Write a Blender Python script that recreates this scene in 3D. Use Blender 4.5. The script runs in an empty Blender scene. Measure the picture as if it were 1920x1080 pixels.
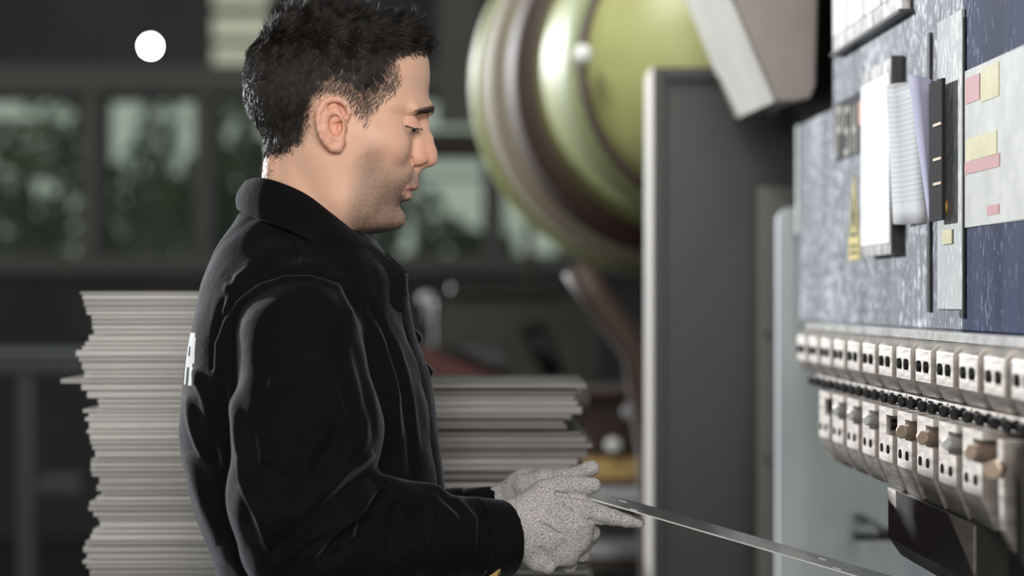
import bpy, math, random
import numpy as np
from mathutils import Vector, Matrix

SC = bpy.context.scene
F = 3733.333            # focal length in pixels of a 1920 px wide frame (70 mm on 36 mm)
HC = 1.45               # camera height
HY = 560.0              # pixel row of the horizon
D0 = 2.2                # distance of the man's mid plane
S = D0 / F
rng = np.random.default_rng(7)
random.seed(7)

# ------------------------------------------------------------------ camera
cd = bpy.data.cameras.new('camera'); cam = bpy.data.objects.new('camera', cd)
SC.collection.objects.link(cam); SC.camera = cam
cam.location = (0, 0, HC); cam.rotation_euler = (math.pi / 2, 0, 0)
cd.lens = 70; cd.sensor_width = 36
cd.shift_y = -(540 - HY) / 1920.0
cd.clip_start = 0.05; cd.clip_end = 200
cd.dof.use_dof = True; cd.dof.focus_distance = 2.14; cd.dof.aperture_fstop = 2.4

# ------------------------------------------------------------------ world, sun, area lights, exposure
SC.view_settings.view_transform = 'Standard'; SC.view_settings.look = 'None'
SC.view_settings.exposure = 0.0; SC.view_settings.gamma = 1.0
SC.view_settings.use_curve_mapping = False
w = bpy.data.worlds.new('world'); SC.world = w; w.use_nodes = True
nt = w.node_tree; bg = nt.nodes['Background']
tc = nt.nodes.new('ShaderNodeTexCoord'); sep = nt.nodes.new('ShaderNodeSeparateXYZ')
ramp = nt.nodes.new('ShaderNodeValToRGB')
nt.links.new(tc.outputs['Generated'], sep.inputs[0]); nt.links.new(sep.outputs['Z'], ramp.inputs[0])
ramp.color_ramp.elements[0].position = 0.0; ramp.color_ramp.elements[0].color = (1.8, 1.9, 1.75, 1)
ramp.color_ramp.elements[1].position = 0.30; ramp.color_ramp.elements[1].color = (0.36, 0.39, 0.42, 1)
e = ramp.color_ramp.elements.new(0.10); e.color = (1.9, 2.0, 1.85, 1)
nt.links.new(ramp.outputs[0], bg.inputs['Color']); bg.inputs['Strength'].default_value = 0.36

sl = bpy.data.lights.new('sun', 'SUN'); sl.energy = 4.6; sl.angle = math.radians(2.0); sl.color = (0.95, 0.98, 1.0)
sun = bpy.data.objects.new('sun', sl); SC.collection.objects.link(sun)
sun.rotation_euler = Vector((-1.0, 1.0, 0.28)).to_track_quat('Z', 'Y').to_euler()

def area(name, loc, to, size, power, col):
    l = bpy.data.lights.new(name, 'AREA'); l.shape = 'RECTANGLE'; l.size = size[0]; l.size_y = size[1]
    l.energy = power; l.color = col
    o = bpy.data.objects.new(name, l); SC.collection.objects.link(o)
    o.location = loc; o.rotation_euler = (Vector(loc) - Vector(to)).to_track_quat('Z', 'Y').to_euler()
    return o
hl = area('tank_fill_light', (-0.5, 2.75, 3.3), (.45, 4.1, 1.75), (.8, .6), 5.5, (1.0, 1.0, .95)); hl.data.spread = math.radians(55)  # added fill lamp that brightens the tank dome
area('camera_side_fill', (0.25, -1.0, 2.5), (-0.1, 2.2, 1.5), (1.8, 1.4), 92, (1.0, 0.95, 0.9))  # added soft fill from the camera side to brighten the man

# ------------------------------------------------------------------ helpers
COL = SC.collection

def P(u, v, d):
    return Vector(((u - 960) / F * d, d, HC - (v - HY) / F * d))

def tag(o, label=None, cat=None, group=None, kind=None):
    if label: o['label'] = label
    if cat: o['category'] = cat
    if group: o['group'] = group
    if kind: o['kind'] = kind
    return o

def empty(name, loc=(0, 0, 0), label=None, cat=None, group=None):
    o = bpy.data.objects.new(name, None); COL.objects.link(o); o.location = loc
    o.empty_display_size = 0.05
    return tag(o, label, cat, group)

def mesh_np(name, V, faces, mat=None, parent=None, smooth=True, loc=None):
    """faces: (n,k) int array or list of such arrays"""
    if not isinstance(faces, list): faces = [faces]
    faces = [np.asarray(f, dtype=np.int32) for f in faces if len(f)]
    me = bpy.data.meshes.new(name)
    V = np.asarray(V, dtype=np.float32)
    me.vertices.add(len(V)); me.vertices.foreach_set('co', V.ravel())
    loops = np.concatenate([f.ravel() for f in faces])
    tot = np.concatenate([np.full(len(f), f.shape[1], dtype=np.int32) for f in faces])
    start = np.concatenate([[0], np.cumsum(tot)[:-1]]).astype(np.int32)
    me.loops.add(len(loops)); me.loops.foreach_set('vertex_index', loops)
    me.polygons.add(len(tot)); me.polygons.foreach_set('loop_start', start)
    try: me.polygons.foreach_set('loop_total', tot)
    except Exception: pass
    me.polygons.foreach_set('use_smooth', np.full(len(tot), smooth, dtype=bool))
    me.update(calc_edges=True); me.validate()
    if mat: me.materials.append(mat)
    o = bpy.data.objects.new(name, me); COL.objects.link(o)
    if parent: o.parent = parent; o.matrix_parent_inverse = Matrix.Identity(4)
    if parent is not None:
        # vertices are in world space: move them to the parent's space
        me.transform(Matrix.Translation(-parent_world(parent)))
    elif loc is not None:
        me.transform(Matrix.Translation(-Vector(loc))); o.location = loc
    return o

def parent_world(p):
    v = Vector((0, 0, 0))
    while p is not None:
        v = v + p.location; p = p.parent
    return v

class MB:
    """collects polygons in world space, builds ONE mesh object"""
    def __init__(s): s.v = []; s.f = []
    def add(s, pts, faces):
        n = len(s.v); s.v += [tuple(p) for p in pts]; s.f += [tuple(i + n for i in f) for f in faces]
    def box(s, x0, x1, y0, y1, z0, z1):
        s.hexa([(x0,y0,z0),(x1,y0,z0),(x1,y1,z0),(x0,y1,z0),(x0,y0,z1),(x1,y0,z1),(x1,y1,z1),(x0,y1,z1)])
    def hexa(s, p):
        s.add(p, [(0,3,2,1),(4,5,6,7),(0,1,5,4),(1,2,6,5),(2,3,7,6),(3,0,4,7)])
    def prism(s, a, b):
        """a, b: matching polygons"""
        n = len(a)
        s.add(list(a) + list(b), [tuple(range(n))[::-1], tuple(range(n, 2 * n))] +
              [(i, (i + 1) % n, n + (i + 1) % n, n + i) for i in range(n)])
    def tube(s, pts, r, n=10, caps=True):
        pts = [Vector(p) for p in pts]; rr = r if isinstance(r, (list, tuple)) else [r] * len(pts)
        base = len(s.v); prev = None
        for i, p in enumerate(pts):
            t = (pts[min(i + 1, len(pts) - 1)] - pts[max(i - 1, 0)]).normalized()
            if prev is None:
                a = t.orthogonal().normalized()
            else:
                a = (prev - t * prev.dot(t)).normalized()
            prev = a; b = t.cross(a)
            for k in range(n):
                th = 2 * math.pi * k / n
                s.v.append(tuple(p + (a * math.cos(th) + b * math.sin(th)) * rr[i]))
        for i in range(len(pts) - 1):
            for k in range(n):
                k2 = (k + 1) % n
                s.f.append((base + i * n + k, base + i * n + k2, base + (i + 1) * n + k2, base + (i + 1) * n + k))
        if caps:
            s.f.append(tuple(base + k for k in range(n))[::-1])
            s.f.append(tuple(base + (len(pts) - 1) * n + k for k in range(n)))
    def sphere(s, c, r, nu=16, nv=10):
        base = len(s.v)
        for j in range(1, nv):
            ph = math.pi * j / nv
            for i in range(nu):
                th = 2 * math.pi * i / nu
                s.v.append((c[0] + r * math.sin(ph) * math.cos(th), c[1] + r * math.sin(ph) * math.sin(th), c[2] + r * math.cos(ph)))
        s.v.append((c[0], c[1], c[2] + r)); s.v.append((c[0], c[1], c[2] - r)); top = len(s.v) - 2
        for j in range(nv - 2):
            for i in range(nu):
                i2 = (i + 1) % nu
                s.f.append((base + j * nu + i, base + (j + 1) * nu + i, base + (j + 1) * nu + i2, base + j * nu + i2))
        for i in range(nu):
            s.f.append((top, base + i, base + (i + 1) % nu))
            s.f.append((top + 1, base + (nv - 2) * nu + (i + 1) % nu, base + (nv - 2) * nu + i))
    def build(s, name, mat, parent=None, bevel=0.0, smooth=False, seg=2, loc=None):
        me = bpy.data.meshes.new(name); me.from_pydata(s.v, [], s.f); me.update()
        import bmesh
        bm = bmesh.new(); bm.from_mesh(me); bmesh.ops.recalc_face_normals(bm, faces=bm.faces)
        bm.to_mesh(me); bm.free()
        me.materials.append(mat)
        for p in me.polygons: p.use_smooth = smooth
        o = bpy.data.objects.new(name, me); COL.objects.link(o)
        if parent is not None:
            o.parent = parent; me.transform(Matrix.Translation(-parent_world(parent)))
        elif loc is not None:
            me.transform(Matrix.Translation(-Vector(loc))); o.location = loc
        if bevel > 0:
            m = o.modifiers.new('bevel', 'BEVEL'); m.width = bevel; m.segments = seg; m.limit_method = 'ANGLE'
            m.harden_normals = False
        return o

def copy_tree(o, parent=None):
    c = o.copy(); COL.objects.link(c); c.parent = parent
    for ch in list(o.children): copy_tree(ch, c)
    return c

# ------------------------------------------------------------------ materials
def mat(name, col, rough=0.5, metal=0.0, spec=0.5, emit=None, es=0.0, sss=0.0):
    m = bpy.data.materials.new(name); m.use_nodes = True
    b = m.node_tree.nodes['Principled BSDF']
    b.inputs['Base Color'].default_value = (*col, 1); b.inputs['Roughness'].default_value = rough
    b.inputs['Metallic'].default_value = metal; b.inputs['Specular IOR Level'].default_value = spec
    if emit: b.inputs['Emission Color'].default_value = (*emit, 1); b.inputs['Emission Strength'].default_value = es
    if sss: b.inputs['Subsurface Weight'].default_value = sss
    return m

def noisy(m, c1, c2, scale=(5, 5, 5), detail=6, lo=0.35, hi=0.65, bump=0.0, rough=None, coord='Object', dist=0.002):
    """mix two colours by a noise, optionally bump and roughness range"""
    nt = m.node_tree; N = nt.nodes; L = nt.links; b = N['Principled BSDF']
    tc = N.new('ShaderNodeTexCoord'); mp = N.new('ShaderNodeMapping'); mp.inputs['Scale'].default_value = scale
    nz = N.new('ShaderNodeTexNoise'); nz.inputs['Scale'].default_value = 1.0; nz.inputs['Detail'].default_value = detail
    nz.inputs['Roughness'].default_value = 0.65
    L.new(tc.outputs[coord], mp.inputs[0]); L.new(mp.outputs[0], nz.inputs['Vector'])
    r = N.new('ShaderNodeValToRGB'); r.color_ramp.elements[0].position = lo; r.color_ramp.elements[1].position = hi
    r.color_ramp.elements[0].color = (*c1, 1); r.color_ramp.elements[1].color = (*c2, 1)
    L.new(nz.outputs['Fac'], r.inputs[0]); L.new(r.outputs[0], b.inputs['Base Color'])
    if rough:
        mr = N.new('ShaderNodeMapRange'); mr.inputs['From Min'].default_value = 0.3; mr.inputs['From Max'].default_value = 0.7
        mr.inputs['To Min'].default_value = rough[0]; mr.inputs['To Max'].default_value = rough[1]
        L.new(nz.outputs['Fac'], mr.inputs[0]); L.new(mr.outputs[0], b.inputs['Roughness'])
    if bump:
        bp = N.new('ShaderNodeBump'); bp.inputs['Strength'].default_value = bump; bp.inputs['Distance'].default_value = dist
        L.new(nz.outputs['Fac'], bp.inputs['Height']); L.new(bp.outputs[0], b.inputs['Normal'])
    return m, nz, r

M = {}
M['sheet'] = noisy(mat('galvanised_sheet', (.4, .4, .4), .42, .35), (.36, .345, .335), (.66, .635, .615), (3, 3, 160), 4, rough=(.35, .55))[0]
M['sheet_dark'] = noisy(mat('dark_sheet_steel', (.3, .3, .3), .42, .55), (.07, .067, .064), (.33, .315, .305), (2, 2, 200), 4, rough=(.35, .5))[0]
M['clamp'] = noisy(mat('ground_tool_steel', (.6, .56, .52), .4, .85), (.37, .335, .305), (.48, .445, .415), (14, 14, 90), 5, rough=(.36, .52))[0]
M['black'] = mat('black_steel', (.012, .012, .013), .35, .2)
M['bolt'] = mat('black_oxide_bolt', (.02, .02, .02), .25, .6)
M['pin'] = mat('bronze_pin', (.50, .38, .30), .35, .6)
M['punch'] = noisy(mat('dark_punch_steel', (.03, .027, .025), .4, .5), (.018, .016, .015), (.045, .04, .036), (30, 30, 6), 4)[0]
M['cover'] = noisy(mat('dark_grey_painted_steel', (.07, .068, .068), .5, .0), (.028, .027, .028), (.056, .054, .053), (2.2, 2.2, 1.4), 7, lo=.3, hi=.75, rough=(.4, .6))[0]
M['cover_lit_edge'] = mat('sunlit_cover_edge', (.40, .37, .35), .45, .2)  # left edge lightened for the sunlight falling on it
M['beige'] = noisy(mat('grey_beige_painted_steel', (.42, .38, .35), .5), (.33, .29, .27), (.42, .38, .355), (4, 4, 4), 5)[0]
M['paper'] = mat('white_paper', (.85, .85, .84), .7)
M['lilac'] = mat('lilac_paper', (.40, .385, .52), .8, spec=.2)
M['white_frame'] = noisy(mat('worn_frame', (.2, .2, .2), .4, .3), (.08, .08, .08), (.5, .48, .46), (60, 60, 20), 3)[0]
M['rail'] = noisy(mat('bright_rail_steel', (.6, .6, .58), .3, .4), (.42, .41, .40), (.7, .69, .67), (8, 30, 30), 4)[0]

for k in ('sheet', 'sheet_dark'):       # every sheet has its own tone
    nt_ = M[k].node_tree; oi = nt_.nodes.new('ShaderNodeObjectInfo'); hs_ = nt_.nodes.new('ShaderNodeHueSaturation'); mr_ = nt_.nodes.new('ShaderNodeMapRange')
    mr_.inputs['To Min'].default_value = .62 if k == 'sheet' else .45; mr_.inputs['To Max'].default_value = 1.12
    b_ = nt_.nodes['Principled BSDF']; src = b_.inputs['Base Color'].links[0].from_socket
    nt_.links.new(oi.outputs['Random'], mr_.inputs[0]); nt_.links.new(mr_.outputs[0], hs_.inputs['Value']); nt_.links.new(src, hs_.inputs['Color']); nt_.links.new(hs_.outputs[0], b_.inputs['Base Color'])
# painted ram panel: grey blue with vertical scratches and bright flecks
def scratched(name, c1, c2, fleck, spec=.22, th=.80):
    m = mat(name, c1, .5, .0, spec=spec)
    _, nz, r = noisy(m, c1, c2, (4, 14, 1.3), 8, lo=.38, hi=.66, rough=(.42, .62), bump=.12)
    N = m.node_tree.nodes; L = m.node_tree.links; b = N['Principled BSDF']
    tc = N.new('ShaderNodeTexCoord'); mp = N.new('ShaderNodeMapping'); mp.inputs['Scale'].default_value = (90, 260, 60)
    n2 = N.new('ShaderNodeTexNoise'); n2.inputs['Scale'].default_value = 1; n2.inputs['Detail'].default_value = 3
    L.new(tc.outputs['Object'], mp.inputs[0]); L.new(mp.outputs[0], n2.inputs['Vector'])
    mp3 = N.new('ShaderNodeMapping'); mp3.inputs['Scale'].default_value = (3, 5, 1.1)
    n3 = N.new('ShaderNodeTexNoise'); n3.inputs['Scale'].default_value = 1; n3.inputs['Detail'].default_value = 2
    L.new(tc.outputs['Object'], mp3.inputs[0]); L.new(mp3.outputs[0], n3.inputs['Vector'])
    ad = N.new('ShaderNodeMath'); ad.operation = 'MULTIPLY_ADD'; ad.inputs[1].default_value = 0.45
    L.new(n3.outputs['Fac'], ad.inputs[0]); L.new(n2.outputs['Fac'], ad.inputs[2])
    r2 = N.new('ShaderNodeValToRGB'); r2.color_ramp.elements[0].position = th; r2.color_ramp.elements[1].position = th + .1
    L.new(ad.outputs[0], r2.inputs[0])
    mx = N.new('ShaderNodeMix'); mx.data_type = 'RGBA'; mx.inputs['B'].default_value = (*fleck, 1)
    L.new(r2.outputs[0], mx.inputs['Factor']); L.new(r.outputs[0], mx.inputs['A']); L.new(mx.outputs['Result'], b.inputs['Base Color'])
    return m
M['ram'] = scratched('grey_blue_worn_paint', (.065, .072, .092), (.17, .182, .215), (.85, .88, .92))
M['navy'] = scratched('navy_worn_paint', (.018, .026, .062), (.045, .058, .115), (.26, .29, .40), .05, .85)
M['ram_white'] = scratched('whitened_paint', (.34, .36, .37), (.46, .47, .46), (.7, .7, .7))
M['backplate'] = noisy(mat('grey_blue_back_plate', (.22, .25, .28), .4, .1), (.36, .41, .46), (.56, .60, .61), (9, 9, 1.2), 5, lo=.3, hi=.7, rough=(.3, .5))[0]
M['wall'] = noisy(mat('dark_cladding', (.03, .03, .03), .8), (.045, .048, .050), (.075, .078, .080), (.8, .8, .8), 4)[0]
M['beam'] = mat('dusty_beam', (.15, .145, .135), .8)
M['floor'] = noisy(mat('concrete_floor', (.05, .05, .045), .7), (.03, .031, .027), (.06, .06, .052), (1, 1, 1), 6)[0]
M['cream'] = mat('cream_daylight_strip', (.55, .56, .45), .7, emit=(.55, .56, .42), es=.42)
M['green'] = noisy(mat('olive_green_enamel', (.27, .30, .07), .42), (.255, .27, .095), (.34, .355, .145), (2, 2, 2), 4, rough=(.38, .52))[0]
M['green2'] = mat('dark_green_machine_paint', (.03, .036, .026), .5)
M['greenlight'] = mat('pale_green_enamel', (.22, .25, .12), .5, spec=.35)
M['beige_highlight'] = mat('beige_highlight_enamel', (.27, .235, .18), .6, spec=.2)  # highlight on the tank rim put into the colour of a band
M['brown'] = mat('rust_brown_paint', (.045, .025, .018), .6)
M['red'] = mat('dull_red_paint', (.10, .025, .025), .6)
M['yellow'] = mat('ochre_plank', (.42, .28, .10), .7)
M['white'] = mat('white_plastic', (.7, .7, .7), .5)
M['greybox'] = mat('grey_board', (.30, .30, .31), .6)
M['steelgrey'] = mat('dark_grey_rack', (.055, .06, .065), .5)
M['leaf'] = noisy(mat('leaf_green', (.08, .14, .05), .6), (.07, .11, .05), (.30, .34, .17), (2, 2, 2), 2)[0]
M['leaf2'] = noisy(mat('leaf_blue_green', (.08, .14, .09), .6), (.06, .10, .07), (.20, .28, .20), (2, 2, 2), 2)[0]
M['bark'] = mat('bark', (.06, .045, .035), .9)
M['glow'] = mat('lamp_glow', (1, 1, 1), .5, emit=(.86, .97, 1.0), es=170)

# ------------------------------------------------------------------ setting
def struct(mb, name, m, bevel=0):
    o = mb.build(name, m, bevel=bevel); o['kind'] = 'structure'; return o
m = MB(); m.box(-9, 9, -3, 12.3, -0.1, 0.0); struct(m, 'floor', M['floor'])
YB = 12.0
def bx(u, d=YB): return (u - 960) / F * d
def bz(v, d=YB): return HC - (v - HY) / F * d
wins = [(-260, 155), (197, 366), (404, 620), (655, 905), (945, 1155), (1190, 1500)]
V0, V1 = 186, 476
m = MB()
m.box(-5.2, 4.5, YB, YB + .2, 0, bz(V1)); m.box(-5.2, 4.5, YB, YB + .2, bz(V0), bz(-700))
edges = [-5.2] + [bx(x) for wn in wins for x in wn] + [4.5]
for i in range(0, len(edges), 2): m.box(edges[i], edges[i + 1], YB + .001, YB + .199, bz(V1), bz(V0))
struct(m, 'wall_back', M['wall'])
m = MB(); m.box(-5.2, 4.5, YB - .15, YB - .002, bz(178), bz(126)); struct(m, 'trim_1', M['beam'])
m = MB(); m.box(-5.2, 4.5, YB - .18, YB - .002, bz(512), bz(478)); struct(m, 'trim_2', M['beam'])
ti = 3
for a, b in [(155, 197), (366, 404), (620, 655), (905, 945), (1155, 1190)]:
    m = MB(); m.box(bx(a) + .01, bx(b) - .01, YB - .12, YB - .002, bz(476), bz(180)); struct(m, 'trim_%d' % ti, M['beam']); ti += 1
gm = bpy.data.materials.new('dusty_window_glass'); gm.use_nodes = True
N = gm.node_tree.nodes; L = gm.node_tree.links; N.clear()
out = N.new('ShaderNodeOutputMaterial'); tr = N.new('ShaderNodeBsdfTransparent'); df = N.new('ShaderNodeBsdfDiffuse')
df.inputs[0].default_value = (.30, .32, .30, 1); tr.inputs[0].default_value = (.75, .8, .76, 1); mx = N.new('ShaderNodeMixShader'); mx.inputs[0].default_value = .12
L.new(tr.outputs[0], mx.inputs[1]); L.new(df.outputs[0], mx.inputs[2]); L.new(mx.outputs[0], out.inputs[0])
for i, (a, b) in enumerate(wins):
    wo = MB(); wo.box(bx(a), bx(b), YB + .09, YB + .10, bz(V1), bz(V0)); g = struct(wo, 'window_%d' % (i + 1), gm)
    fr = MB()
    c = (a + b) / 2
    fr.box(bx(c) - .015, bx(c) + .015, YB + .07, YB + .088, bz(V1), bz(V0)); fr.box(bx(a), bx(b), YB + .07, YB + .088, bz(330) - .012, bz(330) + .012)
    fr.build('window_frame', M['beam'], g)
# louvred light strips high on the wall
for i, (v0, v1) in enumerate([(-12, 14), (32, 74), (88, 130), (-60, -24)]):
    m = MB(); m.box(bx(402), bx(505), YB - .06, YB - .005, bz(v1), bz(v0)); o = m.build('louvre_blade', M['cream'])
    tag(o, ['cream louvre blade at the top edge of the wall', 'middle cream louvre blade left of the man\'s hair', 'lowest cream louvre blade just above the long beam', 'cream louvre blade above the visible wall top'][i], 'louvre', 'cream louvre blades high on the back wall')
# dim sheds behind: grey roof pieces in the upper middle
m = MB(); m.box(bx(822), bx(905), YB - .2, YB - .01, bz(236), bz(-100)); o = m.build('wall_panel', M['beam'])
tag(o, 'dark grey panel on the back wall right of the man\'s forehead', 'panel')
m = MB(); m.box(bx(700, 9), bx(1000, 9), 9, 9.25, bz(292, 9), bz(246, 9)); m.box(bx(985, 9), bx(1000, 9), 9, 9.25, 0, bz(292, 9))
m.box(bx(560, 9), bx(575, 9), 9, 9.25, 0, bz(250, 9)); m.box(bx(570, 9), bx(702, 9), 9, 9.25, bz(292, 9), bz(246, 9))
o = m.build('crane_beam', M['brown']); tag(o, 'rust brown gantry beam behind the man\'s nose', 'beam')

# trees outside the windows
def tree(x, y, h, rad, m, label, seed, n=1150):
    r = np.random.default_rng(seed)
    e = empty('tree', (x, y, 0), label, 'tree', 'trees outside the back windows')
    t = MB(); t.tube([(x, y, 0), (x + .05, y, h * .4), (x - .05, y, h * .8)], [.09, .06, .03], 8); t.build('trunk', M['bark'], e)
    ph = r.normal(size=(n, 3)); ph /= np.linalg.norm(ph, axis=1)[:, None]
    lump = 1 + .3 * np.sin(ph[:, 0] * 5 + seed) * np.cos(ph[:, 2] * 4)
    c = ph * (r.random(n)[:, None] ** .4) * lump[:, None] * np.array([rad, rad * .5, h * .40]) + np.array([x, y, h * .58])
    a = r.normal(size=(n, 3)); a /= np.linalg.norm(a, axis=1)[:, None]; b = np.cross(a, r.normal(size=(n, 3))); b /= np.linalg.norm(b, axis=1)[:, None]
    s = r.uniform(.05, .12, (n, 1))
    V = np.stack([c - a * s, c + b * s * .5, c + a * s, c - b * s * .5], 1).reshape(-1, 3)
    mesh_np('foliage', V, np.arange(n * 4).reshape(n, 4), m, e, smooth=False)
tl = ['low tree seen through the leftmost window', 'tree seen through the window left of the man', 'blue-green tree seen behind the man\'s nape',
      'tree hidden mostly by the man\'s head', 'pale tree seen right of the man\'s chin', 'tree behind the green tank']
for i, (u, rad, h) in enumerate([(60, .62, 3.1), (280, .48, 3.0), (440, .5, 3.1), (660, .5, 3.0), (860, .40, 2.15), (1160, .5, 2.9)]):
    tree(bx(u, 13.6 + 1.8 * (i % 2)), 13.6 + 1.8 * (i % 2), h, rad, M['leaf'] if i % 2 == 0 else M['leaf2'], tl[i], i + 3)

# high bay lamp
lx, ly, lz = P(282, 87, 9)
e = empty('high_bay_lamp', (lx, ly, lz), 'small glowing round lamp high in the dark hall at upper left', 'lamp')
t = MB(); t.sphere((lx, ly, lz), .026, 16, 10); t.build('bulb', M['glow'], e, smooth=True)
t = MB(); t.tube([(lx, ly + .01, lz + .027), (lx, ly + .01, lz + .038), (lx, ly + .01, lz + .06)], [.034, .024, .012], 16); t.tube([(lx, ly + .01, lz + .06), (lx, ly + .01, 4.6)], .006, 6); t.build('lamp_housing', M['black'], e)

# ------------------------------------------------------------------ far machinery
def bbox_px(mb, u0, u1, v0, v1, d, dep):
    mb.box((u0 - 960) / F * d, (u1 - 960) / F * d, d, d + dep, HC - (v1 - HY) / F * d, HC - (v0 - HY) / F * d)
# dark green machine behind the right stack
d = 6.0
e = empty('lathe', (bx(960, d), d, 0), 'dark green machine tool behind the right stack of sheets', 'machine')
m = MB(); m.box(bx(810, d), bx(1120, d), d, d + .5, 0, bz(560, d)); m.build('base', M['green2'], e, bevel=.02)
m = MB(); m.box(bx(840, d), bx(1060, d), d + .05, d + .45, bz(559, d), bz(530, d)); m.build('top_cover', M['green2'], e, bevel=.02)
m = MB(); m.tube([P(995, 610, d - .02), P(1040, 700, d - .02)], [.035, .03], 12); m.build('lever', M['black'], e, smooth=True)
m = MB(); m.sphere(P(800, 560, d - .1), .022); m.tube([P(800, 560, d - .1), P(805, 600, d)], .008, 8); m.build('knob', M['white'], e, smooth=True)
d = 5.2
e = empty('tool_cabinet', (bx(830, d), d, 0), 'low dull red cabinet with black top behind the jacket front', 'cabinet')
a = [(bx(680, d), d, bz(640, d)), (bx(800, d), d, bz(655, d)), (bx(965, d), d, bz(715, d)), (bx(965, d), d, 0), (bx(680, d), d, 0)]
m = MB(); m.prism(a, [(p[0], p[1] + .4, p[2]) for p in a]); m.build('body', M['red'], e, bevel=.01)
a = [(bx(830, d), d - .02, bz(640, d)), (bx(950, d), d - .02, bz(650, d)), (bx(960, d), d - .02, bz(700, d)), (bx(905, d), d - .02, bz(690, d))]
m = MB(); m.prism(a, [(p[0], p[1] + .35, p[2]) for p in a]); m.build('motor', M['black'], e, bevel=.01)
# rack with goods between stack and press brake
d = 4.6
e = empty('shelf_rack', (bx(1150, d), d, 0), 'dark storage rack between the right stack and the press brake', 'rack')
for i, v in enumerate([1055, 905, 730]):
    m = MB(); bbox_px(m, 1080, 1300, v, v + 12, d, .5); m.build('shelf', M['brown'], e)
for u in (1082, 1290):
    m = MB(); m.box(bx(u, d), bx(u + 8, d), d + .51, d + .53, 0, bz(640, d)); m.build('post', M['black'], e)
def item(name, u0, u1, v0, v1, d, dep, m, label, cat, group=None, bev=.006):
    b = MB(); bbox_px(b, u0, u1, v0, v1, d, dep); o = b.build(name, m, bevel=bev)
    return tag(o, label, cat, group)
item('plank', 1100, 1285, 864, 901, 4.62, .4, M['yellow'], 'ochre yellow timber block on the middle shelf of the rack', 'timber')
item('carton', 1120, 1280, 920, 950, 4.45, .08, M['greybox'], 'pale grey flat carton in front of the rack under the yellow block', 'box')
item('carton', 1085, 1285, 1022, 1048, 4.62, .3, M['greybox'], 'long light grey carton on the lowest shelf of the rack', 'box')
item('carton', 1095, 1200, 742, 850, 4.75, .3, M['brown'], 'brown carton on the shelf above the yellow block', 'box')
def ball(name, u, v, d, r, m, label, cat, group=None):
    b = MB(); b.sphere(P(u, v, d), r); o = b.build(name, m, smooth=True); return tag(o, label, cat, group)
ball('roller_end', 1150, 835, 4.6, .018, M['white'], 'small pale round roller end above the yellow block', 'roller')
ball('roller_end', 1188, 770, 4.6, .026, M['greybox'], 'grey round roller end on the upper shelf of the rack', 'roller')
# floor rack at lower left
d = 5.0
e = empty('work_table', (bx(20, d), d, 0), 'dark steel work table at the left edge behind the tall stack', 'table')
m = MB(); m.box(bx(-200, d), bx(160, d), d, d + .6, bz(702, d), bz(664, d)); m.build('table_top', M['steelgrey'], e, bevel=.006)
for u in (28, -190):
    m = MB(); m.box(bx(u, d), bx(u + 34, d), d + .02, d + .08, 0, bz(702, d)); m.build('leg', M['steelgrey'], e)
m = MB(); bbox_px(m, 62, 150, 890, 925, d + .03, .04); m.build('stretcher', M['steelgrey'], e)

# big green tank: lathe about a nearly y axis
e = empty('green_tank', (.4, 4.1, 0), 'large olive green domed drum behind the press brake', 'tank')
LK = 1.11
def lathe(prof, ax0, axd, n=72):
    """prof: list of (distance along axis, radius)"""
    axd = Vector(axd).normalized(); a = Vector((1, 0, 0)); a = (a - axd * a.dot(axd)).normalized(); b = axd.cross(a)
    mb = MB(); k = len(prof)
    for (t, r) in prof:
        t *= LK; r *= LK
        for i in range(n):
            th = 2 * math.pi * i / n
            mb.v.append(tuple(Vector(ax0) + axd * t + (a * math.cos(th) + b * math.sin(th)) * r))
    for j in range(k - 1):
        for i in range(n):
            i2 = (i + 1) % n
            mb.f.append((j * n + i, j * n + i2, (j + 1) * n + i2, (j + 1) * n + i))
    return mb
C1 = P(1368, 120, 4.0); axd = (-.10, .62, .02)
lathe([(-.16, 0.001), (-.155, .08), (-.13, .15), (-.09, .205), (-.045, .245), (-.01, .262), (.005, .264)], C1, axd).build('dome', M['green'], e, smooth=True)
lathe([(0, .262), (.0, .279), (.012, .279), (.012, .262)], C1, axd).build('seam_ring', M['brown'], e, smooth=True)
lathe([(.012, .262), (.03, .285), (.10, .300), (.11, .300)], C1, axd).build('shoulder', M['greenlight'], e, smooth=True)
lathe([(.11, .300), (.2, .306), (.26, .31)], C1, axd).build('barrel', M['green'], e, smooth=True)
lathe([(.26, .30), (.27, .345), (.36, .352), (.38, .34)], C1, axd).build('brown_band', M['brown'], e, smooth=True)
lathe([(.38, .34), (.40, .375), (.50, .38), (.52, .36)], C1, axd).build('highlight_band', M['beige_highlight'], e, smooth=True)
lathe([(.52, .36), (.53, .388), (.62, .388), (.70, .30), (.71, .01)], C1, axd).build('rear_flange', M['green'], e, smooth=True)
lathe([(0, 0.001), (0, .016), (.03, .016)], P(1093, 100, 3.85), (0, 1, 0), 16).build('bolt_head', M['white'], e, smooth=True)
m = MB(); m.box(.31, .66, 4.05, 4.2, .0, HC - (430 - HY) / F * 4.05); m.build('stand', M['black'], e, bevel=.01)
m = MB(); m.tube([P(1080, 500, 4.3), P(1120, 560, 4.3), P(1195, 660, 4.3), P(1225, 860, 4.3), (.33, 4.3, 0)], .035, 12); m.build('pipe', M['brown'], e, smooth=True)

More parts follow.
